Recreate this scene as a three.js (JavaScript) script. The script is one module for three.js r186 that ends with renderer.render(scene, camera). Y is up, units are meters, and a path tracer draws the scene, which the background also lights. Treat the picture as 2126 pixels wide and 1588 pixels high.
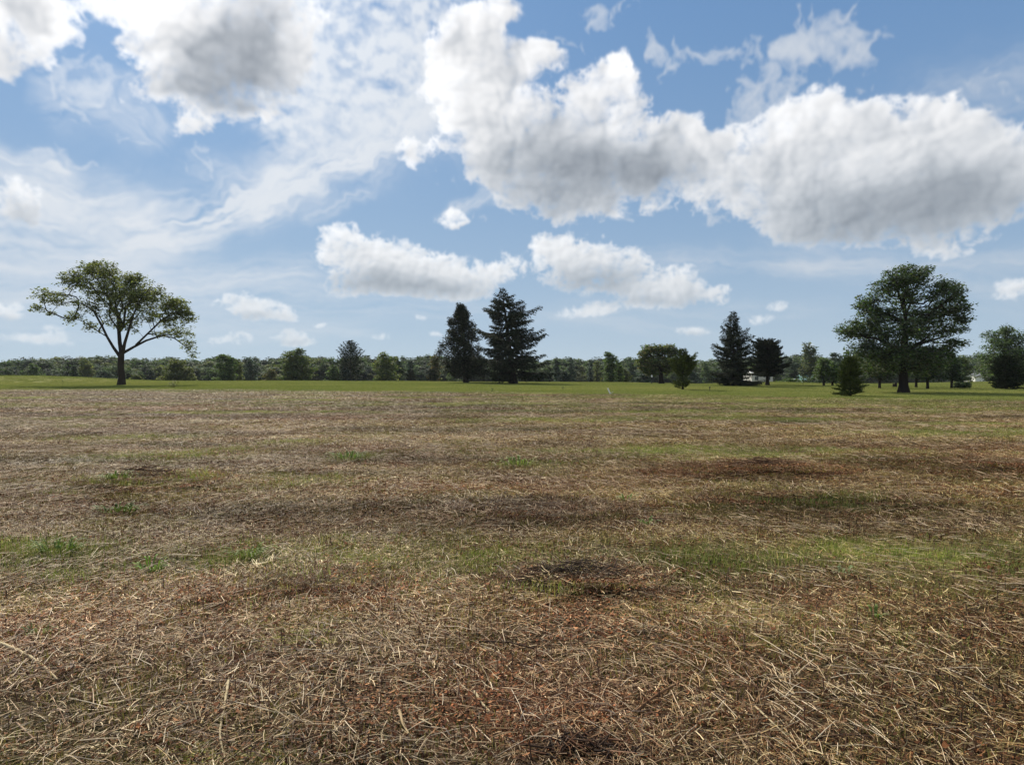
import * as THREE from 'three';
import { mergeGeometries } from 'three/addons/utils/BufferGeometryUtils.js';

// ------------------------------------------------------------------ camera, sun, exposure
const FOCAL = 1539, CX = 1063, CY = 794, EYE = 1.6, PITCH = -0.707 * Math.PI / 180;
const scene = new THREE.Scene();
const camera = new THREE.PerspectiveCamera(2 * Math.atan(CY / FOCAL) * 180 / Math.PI, 2126 / 1588, 0.1, 6000);
camera.position.set(0, EYE, 0);
camera.rotation.x = PITCH;
const renderer = new THREE.WebGLRenderer({ antialias: true });
renderer.setSize(1024, 764);
renderer.toneMapping = THREE.LinearToneMapping;
renderer.toneMappingExposure = 1.35;
renderer.shadowMap.enabled = true;

const SUN_AZ = -25 * Math.PI / 180, SUN_EL = 35 * Math.PI / 180;
const sunDir = new THREE.Vector3(Math.sin(SUN_AZ) * Math.cos(SUN_EL), Math.sin(SUN_EL), -Math.cos(SUN_AZ) * Math.cos(SUN_EL));
const sun = new THREE.DirectionalLight(new THREE.Color(1, 0.925, 0.80), 5);
sun.name = 'sun';
sun.position.copy(sunDir).multiplyScalar(400).add(new THREE.Vector3(0, 0, -60));
sun.target.position.set(0, 0, -60);
sun.castShadow = true;
sun.shadow.radius = 1.5;
sun.shadow.mapSize.set(4096, 4096);
Object.assign(sun.shadow.camera, { left: -140, right: 140, top: 140, bottom: -140, near: 1, far: 900 });
scene.add(sun, sun.target);

// ------------------------------------------------------------------ random numbers and noise
function rng(seed) {
  let s = seed >>> 0;
  return () => { s = (s + 0x6d2b79f5) | 0; let t = Math.imul(s ^ (s >>> 15), 1 | s); t = (t + Math.imul(t ^ (t >>> 7), 61 | t)) ^ t; return ((t ^ (t >>> 14)) >>> 0) / 4294967296; };
}
const PERM = new Uint8Array(512);
{ const r = rng(77), p = Array.from({ length: 256 }, (_, i) => i); for (let i = 255; i > 0; i--) { const j = Math.floor(r() * (i + 1)); [p[i], p[j]] = [p[j], p[i]]; } for (let i = 0; i < 512; i++) PERM[i] = p[i & 255]; }
const fadeC = (t) => t * t * t * (t * (t * 6 - 15) + 10);
function gr(h, x, y, z) { h &= 15; const u = h < 8 ? x : y, v = h < 4 ? y : h === 12 || h === 14 ? x : z; return ((h & 1) ? -u : u) + ((h & 2) ? -v : v); }
function n3(x, y, z) {
  const fx = Math.floor(x), fy = Math.floor(y), fz = Math.floor(z), X = fx & 255, Y = fy & 255, Z = fz & 255;
  x -= fx; y -= fy; z -= fz;
  const u = fadeC(x), v = fadeC(y), w = fadeC(z), A = PERM[X] + Y, AA = PERM[A] + Z, AB = PERM[A + 1] + Z, B = PERM[X + 1] + Y, BA = PERM[B] + Z, BB = PERM[B + 1] + Z;
  const l = (t, a, b) => a + t * (b - a);
  return l(w, l(v, l(u, gr(PERM[AA], x, y, z), gr(PERM[BA], x - 1, y, z)), l(u, gr(PERM[AB], x, y - 1, z), gr(PERM[BB], x - 1, y - 1, z))),
    l(v, l(u, gr(PERM[AA + 1], x, y, z - 1), gr(PERM[BA + 1], x - 1, y, z - 1)), l(u, gr(PERM[AB + 1], x, y - 1, z - 1), gr(PERM[BB + 1], x - 1, y - 1, z - 1))));
}
const n2 = (x, y, s = 0) => n3(x, y, s * 7.31 + 0.37);
function fbm2(x, y, oct, s = 0) { let a = 0.5, t = 0; for (let i = 0; i < oct; i++) { t += a * n2(x, y, s + i); x = x * 2.03 + 5.1; y = y * 2.03 - 3.7; a *= 0.5; } return t; }
const clamp = (x, a = 0, b = 1) => Math.min(b, Math.max(a, x));
const smooth = (a, b, x) => { const t = clamp((x - a) / (b - a)); return t * t * (3 - 2 * t); };
const lerp = (a, b, t) => a + (b - a) * t;
const mix3 = (a, b, t) => [lerp(a[0], b[0], t), lerp(a[1], b[1], t), lerp(a[2], b[2], t)];
const interp = (tab, x) => { if (x <= tab[0][0]) return tab[0][1]; for (let i = 1; i < tab.length; i++) if (x <= tab[i][0]) { const [a, b] = tab[i - 1], [c, d] = tab[i]; return lerp(b, d, (x - a) / (c - a)); } return tab[tab.length - 1][1]; };

// a viewing direction measured in the photograph (pixels) -> direction in the world
function look(px, py) {
  const x = (px - CX) / FOCAL, y = (CY - py) / FOCAL, z = -1, c = Math.cos(PITCH), s = Math.sin(PITCH);
  return [x, y * c - z * s, y * s + z * c];
}

// ------------------------------------------------------------------ sky: air, cirrus, altocumulus and cumulus
const DEG = 180 / Math.PI;
function azel(px, py) { const [x, y, z] = look(px, py); return [Math.atan2(x, -z) * DEG, Math.atan2(y, Math.hypot(x, z)) * DEG]; }
const puffs = [];   // cumulus: [azimuth, elevation, radius across, radius up, strength]
const wisps = [];
const puff = (list, px, py, rx, ry, s = 1) => { const [a, e] = azel(px, py), [a1] = azel(px + rx, py), [, e1] = azel(px, py - ry); list.push([a, e, a1 - a, e1 - e, s]); };
for (const p of [
  [30, 40, 110, 100, 1.1], [95, 95, 60, 60, .8], [60, 10, 120, 60, 1], [20, 120, 60, 35, .7],
  [330, 60, 90, 75, .9], [420, 60, 150, 100, 1.2], [470, 140, 120, 110, 1.3], [560, 60, 110, 110, .9], [380, 160, 100, 80, .9], [440, 235, 80, 60, .8], [420, 290, 60, 34, .55], [320, 200, 40, 40, .7], [250, 20, 60, 45, .6], [590, 150, 80, 90, .6],
  [1000, 40, 80, 80, 1], [960, 110, 70, 90, .8], [1060, 110, 90, 55, 1], [1115, 105, 42, 42, .8], [1000, 180, 90, 70, .9],
  [1030, 240, 90, 90, 1], [1110, 290, 130, 110, 1.2], [1250, 190, 80, 66, 1.1], [1262, 148, 42, 44, .8], [1310, 215, 45, 45, .7], [1210, 290, 150, 90, 1.1], [1180, 370, 140, 90, 1.2], [1310, 340, 140, 75, 1.2], [1200, 430, 80, 34, .8], [1410, 310, 75, 52, .9], [1470, 310, 50, 34, .7], [1010, 330, 40, 40, .5], [1120, 410, 70, 40, .7],
  [1640, 265, 80, 62, 1], [1700, 250, 70, 55, .9], [1790, 255, 100, 60, 1], [1880, 280, 110, 66, 1], [1970, 265, 70, 55, .9], [1580, 330, 90, 80, 1], [1520, 370, 100, 62, .9], [1680, 350, 160, 100, 1.2], [1850, 360, 190, 110, 1.3], [1990, 360, 140, 100, 1.2], [1780, 430, 200, 80, 1.2], [1920, 440, 190, 66, 1.2], [2080, 330, 90, 70, 1], [1430, 410, 80, 52, .8], [1640, 440, 120, 50, .8], [1980, 510, 80, 26, .6], [1340, 430, 50, 30, .5], [2140, 360, 90, 60, .9],
  [688, 487, 36, 26, .9], [715, 530, 56, 46, 1], [790, 540, 70, 46, 1], [860, 565, 85, 44, 1], [940, 580, 85, 36, 1], [1010, 580, 50, 26, .7], [1062, 560, 40, 28, .6], [760, 595, 110, 26, .8], [890, 605, 120, 18, .7],
  [1140, 515, 42, 30, .9], [1215, 530, 66, 44, 1], [1285, 565, 62, 46, 1], [1180, 560, 60, 36, .8], [1240, 600, 60, 22, .6],
  [1405, 590, 55, 40, 1.1], [1360, 612, 60, 26, .9], [1440, 610, 40, 26, .8], [1492, 614, 28, 20, .8], [1300, 636, 110, 13, .6],
  [945, 458, 36, 20, .9], [900, 320, 50, 40, .6], [860, 310, 44, 40, .6], [940, 300, 40, 26, .5], [870, 345, 24, 20, .5],
  [490, 625, 52, 22, .9], [540, 645, 60, 20, .9], [590, 660, 30, 9, .5], [598, 697, 40, 18, .8], [620, 708, 40, 9, .5], [490, 698, 40, 18, .7], [448, 706, 30, 13, .6],
  [14, 648, 40, 24, .8], [30, 420, 60, 46, .8], [50, 460, 44, 26, .6], [115, 686, 30, 14, .5], [660, 673, 20, 8, .5],
  [1420, 688, 24, 12, .8], [1455, 690, 24, 11, .8], [2104, 604, 46, 26, .8], [1580, 668, 34, 13, .5], [1690, 716, 20, 8, .5], [1620, 640, 30, 14, .4], [1215, 650, 60, 12, .45], [870, 660, 26, 7, .45], [800, 700, 40, 10, .4], [900, 690, 26, 8, .4], [110, 710, 60, 14, .5], [30, 700, 50, 14, .5], [250, 720, 60, 10, .4],
]) puff(puffs, ...p);
for (const p of [
  [1600, 150, 62, 60, .8], [1575, 200, 44, 46, .7], [1680, 70, 70, 50, .9], [1640, 100, 60, 50, .8], [1770, 80, 60, 62, .85], [1730, 110, 60, 40, .6], [1760, 150, 40, 30, .5], [1545, 240, 26, 26, .5],
  [1375, 95, 34, 32, .9], [1400, 145, 32, 36, .9], [1355, 90, 20, 18, .6], [1480, 108, 48, 24, .9], [1225, 25, 26, 22, .7], [1180, 60, 40, 30, .4], [1265, 20, 40, 20, .4],
  [180, 160, 60, 50, .9], [200, 210, 40, 40, .6], [340, 280, 30, 14, .5], [420, 345, 44, 16, .6], [280, 295, 44, 12, .5], [110, 310, 40, 14, .6], [90, 330, 40, 12, .6], [170, 342, 50, 11, .6], [1075, 445, 20, 16, .5], [1000, 460, 24, 14, .5], [925, 380, 30, 12, .4], [2060, 200, 90, 40, .35], [1480, 440, 24, 36, .5], [1475, 470, 18, 20, .4], [440, 20, 60, 20, .4],
]) puff(wisps, ...p);
const cores = [];   // where a cumulus is deep, so that little light comes through
for (const p of [[470, 130, 90, 95, 1.2], [545, 75, 85, 90, .9], [430, 195, 60, 40, .6], [60, 30, 70, 45, .45], [1010, 90, 60, 50, .4], [800, 215, 60, 40, .5], [1190, 350, 180, 58, 1.1], [1320, 350, 120, 38, .9], [1120, 290, 100, 50, .55], [1170, 420, 100, 34, .8], [1850, 445, 270, 52, 1.15], [1720, 400, 150, 40, .5], [1990, 400, 130, 56, .8], [1780, 485, 180, 26, .6], [1640, 330, 60, 30, .35], [770, 590, 110, 20, .9], [900, 600, 110, 14, .8], [1205, 585, 70, 24, .9], [1270, 595, 50, 28, .7], [1350, 628, 80, 10, .7], [1440, 616, 20, 18, .5], [40, 452, 50, 22, .7], [520, 655, 50, 9, .5], [1435, 696, 34, 6, .5], [600, 704, 40, 7, .4], [15, 668, 40, 9, .5], [945, 470, 30, 8, .4], [880, 330, 40, 14, .3]]) puff(cores, ...p);
// the same kind of weather outside the frame
{
  const r = rng(505);
  for (let k = 0; k < 130; k++) {
    const el = 3 + 62 * Math.pow(r(), 1.35), az = r() * 360 - 180, size = (0.9 + 7.5 * Math.pow(el / 60, 0.75)) * (0.6 + 0.9 * r());
    if (Math.abs(az) < 36 + size * 1.6 && el < 28 + size * 1.6) continue;
    const n = 4 + Math.floor(r() * 6), c = 1 / Math.cos(el / DEG);
    for (let i = 0; i < n; i++) puffs.push([az + (r() - 0.5) * size * 3 * c, el + (r() - 0.35) * size * 0.9, size * (0.5 + 0.6 * r()) * c, size * (0.35 + 0.4 * r()), 0.8 + 0.5 * r()]);
    cores.push([az, el - size * 0.15, size * 1.2 * c, size * 0.42, 0.4 + 0.8 * r()]);
  }
}
const streaks = [];   // cirrus: [az0, el0, az1, el1, half width in degrees, opacity]
const streak = (x0, y0, x1, y1, w, o) => { const a = azel(x0, y0), b = azel(x1, y1); streaks.push([...a, ...b, w / FOCAL * DEG * 0.9, o]); };
for (const s of [[280, 470, 640, 388, 50, 1.5], [540, 425, 810, 300, 42, 1.5], [740, 340, 900, 210, 56, 1.2], [840, 270, 960, 150, 60, .7], [-60, 480, 330, 480, 70, .95], [-60, 410, 200, 440, 60, .7], [60, 420, 260, 400, 36, .8], [-40, 350, 160, 372, 30, .8], [-60, 540, 300, 530, 46, .65], [200, 505, 420, 500, 34, .6], [380, 350, 600, 372, 20, .3], [640, 455, 760, 405, 12, .5], [930, 445, 1040, 400, 14, .7], [300, 590, 640, 560, 32, .5], [-60, 600, 300, 580, 40, .55], [340, 610, 700, 600, 30, .4], [-60, 690, 600, 690, 40, .4], [1350, 545, 1800, 560, 26, .35], [1640, 560, 2160, 535, 20, .4], [1640, 510, 2160, 610, 50, .3], [1880, 200, 2160, 140, 42, .28], [1800, 260, 2160, 210, 40, .25], [1960, 440, 2160, 400, 30, .3], [1200, 640, 1700, 650, 26, .25], [600, 640, 1000, 640, 26, .3], [600, 60, 960, 120, 110, .55], [620, 230, 900, 240, 90, .6], [250, 160, 330, 300, 50, .5], [560, 330, 700, 250, 40, .5], [100, 200, 240, 200, 60, .45], [520, 30, 700, 330, 70, .5], [860, 30, 1000, 300, 60, .5], [0, 640, 420, 630, 30, .5], [60, 560, 460, 560, 22, .4], [420, 660, 760, 690, 24, .4], [1100, 650, 1500, 700, 22, .3]]) streak(...s);
{ const r = rng(31); for (let k = 0; k < 60; k++) { const el = 4 + 70 * r(), az = r() * 360 - 180; if (Math.abs(az) < 48 && el < 36) continue; const c = 1 / Math.cos(el / DEG), t = -0.35 + 0.3 * r(), L = 8 + 14 * r(); streaks.push([az - L * c, el - L * t, az + L * c, el + L * t, 1.2 + 2.6 * r(), 0.25 + 0.45 * r()]); } }
const mottles = [[780, 110, 210, 140, 1], [640, 230, 110, 80, .9], [850, 180, 130, 110, 1], [700, 20, 140, 60, .8], [900, 60, 100, 90, .9], [600, 270, 80, 40, .6]].map((p) => { const l = []; puff(l, ...p); return l[0]; });

function cells(x, y, s) {   // rounded bumps with creases between them
  const ix = Math.floor(x), iy = Math.floor(y); let best = 9;
  for (let j = -1; j <= 1; j++) for (let i = -1; i <= 1; i++) {
    const a = PERM[(PERM[(ix + i) & 255] + iy + j + s * 31) & 255], b = PERM[(a + 57) & 255], dx = ix + i + 0.1 + 0.8 * a / 255 - x, dy = iy + j + 0.1 + 0.8 * b / 255 - y, d = dx * dx + dy * dy;
    if (d < best) best = d;
  }
  return 1 - Math.min(1, best * 1.1);
}
function skyFields(az, el) {   // -> [cumulus thickness, thin cloud opacity]
  const ce = Math.cos(el / DEG), dx = Math.sin(az / DEG) * ce * DEG, dy = Math.sin(el / DEG) * DEG, dz = Math.cos(az / DEG) * ce * DEG;
  const f1 = 0.16, f2 = 0.55;
  const wa = n3(dx * f1, dy * f1, dz * f1) * 1.5 + n3(dx * f2 + 9, dy * f2, dz * f2) * 0.75 + n3(dx * 1.6 + 9, dy * 1.6, dz * 1.6) * 0.28;
  const we = n3(dx * f1 + 50, dy * f1, dz * f1) * 1.1 + n3(dx * f2 + 70, dy * f2, dz * f2) * 0.6 + n3(dx * 1.6 + 70, dy * 1.6, dz * 1.6) * 0.28;
  const shrink = clamp(el / 14, 0.28, 1), A = az + wa * shrink / Math.max(ce, 0.2), E = el + we * shrink;
  let m = 0, w = 0, mo = 0;
  for (const [a, e, rx, ry, s] of puffs) {
    let da = A - a; if (da > 180) da -= 360; else if (da < -180) da += 360;
    const u = da / (rx * 1.6); if (u > 1 || u < -1) continue;
    const de = E - e, v = de / (ry * (de < 0 ? 1.42 : 1.6)); const q = 1 - u * u - v * v;
    if (q > 0) m += s * q * q;
  }
  for (const [a, e, rx, ry, s] of wisps) { const u = (A - a) / (rx * 1.5), v = (E - e) / (ry * 1.5), q = 1 - u * u - v * v; if (q > 0) w += s * q; }
  for (const [a, e, rx, ry, s] of mottles) { const u = (A - a) / (rx * 1.4), v = (E - e) / (ry * 1.4), q = 1 - u * u - v * v; if (q > 0) mo = Math.max(mo, s * q); }
  let T = 0, thin = 0;
  const fine = smooth(17, 6, el);   // low clouds are far away, so finer
  let body = 0, core = 0, bil = 0;
  if (m > 0.01) {
    let a = 0.5, b = 0, x = dx * 0.27 + wa * .15, y = dy * 0.29, z = dz * 0.27 + we * .15;
    for (let i = 0; i < 7; i++) {
      const q = n3(x, y, z); b += a * (i < 2 ? q * 1.2 * (1 - 0.6 * fine) : (0.30 - Math.abs(q) * 1.45) * (1 + 0.25 * fine));
      [x, y, z] = [(0.36 * x + 0.48 * y - 0.8 * z) * 1.97 + 7.3, (-0.8 * x + 0.6 * y) * 1.97 - 2.9, (0.48 * x + 0.64 * y + 0.6 * z) * 1.97 + 4.1]; a *= 0.68;
    }
    const gx = az + wa * 0.7, gy = (el + we * 0.7) * 1.1;
    const b1 = cells(gx * 0.30, gy * 0.34, 1), b2 = cells(gx * 0.62 + 3, gy * 0.68, 2), b3 = cells(gx * 1.3, gy * 1.4 + 5, 3), b4 = cells(gx * 2.7, gy * 2.8 + 9, 4);
    bil = b1 * 0.9 * (1 - fine) + b2 * 0.62 * (1 - 0.3 * fine) + b3 * 0.36 * (1 + 0.6 * fine) + b4 * 0.16 * (1 + fine);
    b = b * 1.12 + (b2 - 0.6) * 0.16 + (b3 - 0.6) * 0.14 + (b4 - 0.6) * 0.12;
    body = 1 - Math.exp(-m * 1.1);
    T = Math.max(0, 1.25 * body - 0.40 + b * 1.2 * clamp(0.35 + m * 1.2) * (1 - 0.5 * smooth(0.5, 1.5, m)));
    for (const [ca, e, rx, ry, s] of cores) { let da = A - ca; if (da > 180) da -= 360; else if (da < -180) da += 360; const u = da / rx; if (u > 2.2 || u < -2.2) continue; const v = (E - e) / ry, q = u * u + v * v; if (q < 5) core += s * Math.exp(-q * 0.9); }
  }
  if (w > 0.02) {
    let a = 0.5, b = 0, f = 0.38; for (let i = 0; i < 5; i++) { b += a * (0.5 - Math.abs(n3(dx * f + 20 + wa, dy * f * 0.8 + we, dz * f)) * 2.2); f *= 2.05; a *= 0.6; }
    thin = Math.max(thin, 0.92 * (1 - Math.exp(-1.5 * Math.max(0, w * 0.62 - 0.34 + b * 1.05))));
  }
  if (mo > 0.02) {
    const c = n3(dx * 0.95 + 4, dy * 1.15, dz * 0.95) + 0.5 * n3(dx * 2.1, dy * 2.3, dz * 2.1 + 8) + 0.25 * n3(dx * 4.2, dy * 4.4, dz * 4.2);
    thin = Math.max(thin, clamp(Math.sqrt(mo) * (0.66 + 1.0 * c), 0, 0.92) * smooth(0, 0.35, mo));
  }
  let ci = 0;
  for (const [a0, e0, a1, e1, hw, o] of streaks) {
    const vx = a1 - a0, vy = e1 - e0, L2 = vx * vx + vy * vy, px = A - a0, py = E - e0, t = (px * vx + py * vy) / L2;
    if (t < -0.25 || t > 1.25) continue;
    const L = Math.sqrt(L2), d = (px * vy - py * vx) / L / hw; if (d > 2 || d < -2) continue;
    const fib = 0.62 + 0.7 * n2(t * L * 0.16 + d * 0.15, d * 1.3 * Math.sqrt(hw), e0) + 0.5 * n2(t * L * 0.4, d * 3.4 * Math.sqrt(hw), a0) + 0.3 * n2(t * L * 1.6, d * 6 * Math.sqrt(hw), a0 + 3);
    ci = 1 - (1 - ci) * (1 - clamp(o * Math.exp(-d * d * 1.25) * smooth(-0.25, 0.1, t) * smooth(1.25, 0.9, t) * fib, 0, 0.9));
  }
  thin = 1 - (1 - thin) * (1 - ci);
  return [T, thin, body, core, bil];
}
function skyGrid(az0, az1, el0, el1, w, h) {   // colours of a patch of sky, lit by the sun that the scene has
  const T = new Float32Array(w * h), C = new Float32Array(w * h), B = new Float32Array(w * h), K = new Float32Array(w * h), R = new Float32Array(w * h), out = new Float32Array(w * h * 3);
  const sa = (az1 - az0) / w, se = (el1 - el0) / h;
  for (let j = 0; j < h; j++) for (let i = 0; i < w; i++) { const f = skyFields(az0 + (i + 0.5) * sa, el0 + (j + 0.5) * se); const k = j * w + i; T[k] = f[0]; C[k] = f[1]; B[k] = f[2]; K[k] = f[3]; R[k] = f[4]; }
  for (let pass = 0; pass < 2; pass++) { const q = R.slice(); for (let j = 1; j < h - 1; j++) for (let i = 1; i < w - 1; i++) { const k = j * w + i; R[k] = (q[k] * 2 + q[k - 1] + q[k + 1] + q[k - w] + q[k + w]) / 6; } }
  const at = (F, x, y) => { x = clamp(x, 0, w - 1.001); y = clamp(y, 0, h - 1.001); const i = x | 0, j = y | 0, u = x - i, v = y - j, k = j * w + i; return (F[k] * (1 - u) + F[k + 1] * u) * (1 - v) + (F[k + w] * (1 - u) + F[k + w + 1] * u) * v; };
  for (let j = 0; j < h; j++) for (let i = 0; i < w; i++) {
    const az = az0 + (i + 0.5) * sa, el = el0 + (j + 0.5) * se, k = j * w + i, ce = Math.cos(el / DEG), d = [Math.sin(az / DEG) * ce, Math.sin(el / DEG), -Math.cos(az / DEG) * ce];
    const mu = d[0] * sunDir.x + d[1] * sunDir.y + d[2] * sunDir.z, ang = Math.acos(clamp(mu, -1, 1)) * DEG;
    const near = Math.exp(-ang / 22), low = Math.exp(-el / 11), mid = Math.exp(-el / 26);
    let c = mix3([0.070, 0.180, 0.415], [0.165, 0.335, 0.575], mid);
    c = mix3(c, [0.50, 0.60, 0.67], low * 0.92);
    for (let q = 0; q < 3; q++) c[q] = c[q] * (1 + 0.35 * near) + [0.22, 0.24, 0.25][q] * near * near + [.02, .022, .02][q] * near;
    const warm = 0.72 + 0.5 * near;
    const thinA = C[k] * (0.35 + 0.65 * smooth(0, 6, el));
    c = mix3(c, [0.76 * warm + .10, 0.80 * warm + .10, 0.85 * warm + .10], thinA * 0.93);
    const t = T[k];
    if (t > 0) {
      let ux = ((SUN_AZ * DEG - az + 540) % 360) - 180, uy = SUN_EL * DEG - el; const L = Math.hypot(ux * ce, uy) + 1e-3; ux /= L; uy /= L;
      if (Math.abs(ux) > 1.2) ux = Math.sign(ux) * 1.2;
      const z = clamp(el / 16, 0.3, 1.1);
      const px = (F, q) => at(F, (az + ux * q - az0) / sa - 0.5, (el + uy * q - el0) / se - 0.5);
      let tau = 0, prev = 0; for (const q of [0.4, 1.0, 1.8, 2.8, 4.0]) { tau += px(B, q * z) * (q - prev); prev = q; }
      const relief = (R[k] - px(R, 0.4 * z)) * 0.20 + (R[k] - px(R, 1.0 * z)) * 0.17 + (R[k] - 1.2) * 0.05;
      const front = clamp(0.5 - mu * 0.5);           // clouds away from the sun show their lit side
      const deep = Math.exp(-K[k] * (0.84 - 0.38 * front)), direct = Math.exp(-tau * (0.20 - 0.08 * front)), edge = Math.exp(-t * 2.2);
      let Lm = 0.06 + 0.90 * deep * (0.50 + 0.50 * direct) + 0.20 * edge + clamp(relief, -0.2, 0.24) * (0.3 + 0.7 * deep) + 0.08 * (1 - deep);
      Lm = clamp(Lm, 0.14, 1.05) * (0.94 + 0.36 * near);
      const grey = clamp(1 - Lm * 1.15);
      const cc = [Lm * (1.0 - 0.20 * grey), Lm * (1.0 - 0.07 * grey), Lm * (1.0 + 0.08 * grey) + 0.012];
      const soft = clamp((px(T, 1.1 * z) - t) * 2.2), a = (1 - Math.exp(-t * lerp(2.2 + 6 * t, 1.0 + 2.6 * t, soft))) * (0.72 + 0.28 * smooth(0, 7, el));
      c = mix3(c, mix3(cc, [0.46, 0.56, 0.64], 0.5 * low), a);
    }
    out[k * 3] = c[0]; out[k * 3 + 1] = c[1]; out[k * 3 + 2] = c[2];
  }
  return out;
}
{
  const W = 4096, H = 2048, data = new Float32Array(W * H * 4), gw = 1024, gh = 256;
  const whole = skyGrid(-180, 180, 0, 90, gw, gh), fw = 1092, fh = 432, fine = skyGrid(-48, 48, 0, 38, fw, fh);
  const pick = (g, w, h, x, y, wrap, o) => { y = clamp(y, 0, h - 1.001); if (!wrap) x = clamp(x, 0, w - 1.001); const i = Math.floor(x), j = Math.floor(y), u = x - i, v = y - j, i0 = (i + w) % w, i1 = (i + 1 + w) % w; for (let c = 0; c < 3; c++) o[c] = (g[(j * w + i0) * 3 + c] * (1 - u) + g[(j * w + i1) * 3 + c] * u) * (1 - v) + (g[((j + 1) * w + i0) * 3 + c] * (1 - u) + g[((j + 1) * w + i1) * 3 + c] * u) * v; };
  const a = [0, 0, 0], b = [0, 0, 0];
  for (let j = 0; j < H; j++) {
    const el = ((j + 0.5) / H - 0.5) * 180;
    for (let i = 0; i < W; i++) {
      const o = (j * W + i) * 4; data[o + 3] = 1;
      if (el <= 0) { data[o] = 0.12; data[o + 1] = 0.11; data[o + 2] = 0.07; continue; }
      let az = ((i + 0.5) / W - 0.5) * 360 + 90; if (az > 180) az -= 360;   // column 0.25 is straight ahead (-z)
      const k = smooth(47.5, 42, Math.abs(az)) * smooth(37.5, 33, el);
      if (k < 1) pick(whole, gw, gh, (az + 180) / 360 * gw - 0.5, el / 90 * gh - 0.5, true, a);
      if (k > 0) pick(fine, fw, fh, (az + 48) / 96 * fw - 0.5, el / 38 * fh - 0.5, false, b);
      for (let c = 0; c < 3; c++) data[o + c] = 0.76 * (k >= 1 ? b[c] : k <= 0 ? a[c] : lerp(a[c], b[c], k));
    }
  }
  const sky = new THREE.DataTexture(data, W, H, THREE.RGBAFormat, THREE.FloatType);
  sky.mapping = THREE.EquirectangularReflectionMapping;
  sky.magFilter = sky.minFilter = THREE.LinearFilter;
  sky.colorSpace = THREE.LinearSRGBColorSpace;
  sky.needsUpdate = true;
  scene.background = sky;
  scene.environment = sky;
}

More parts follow.
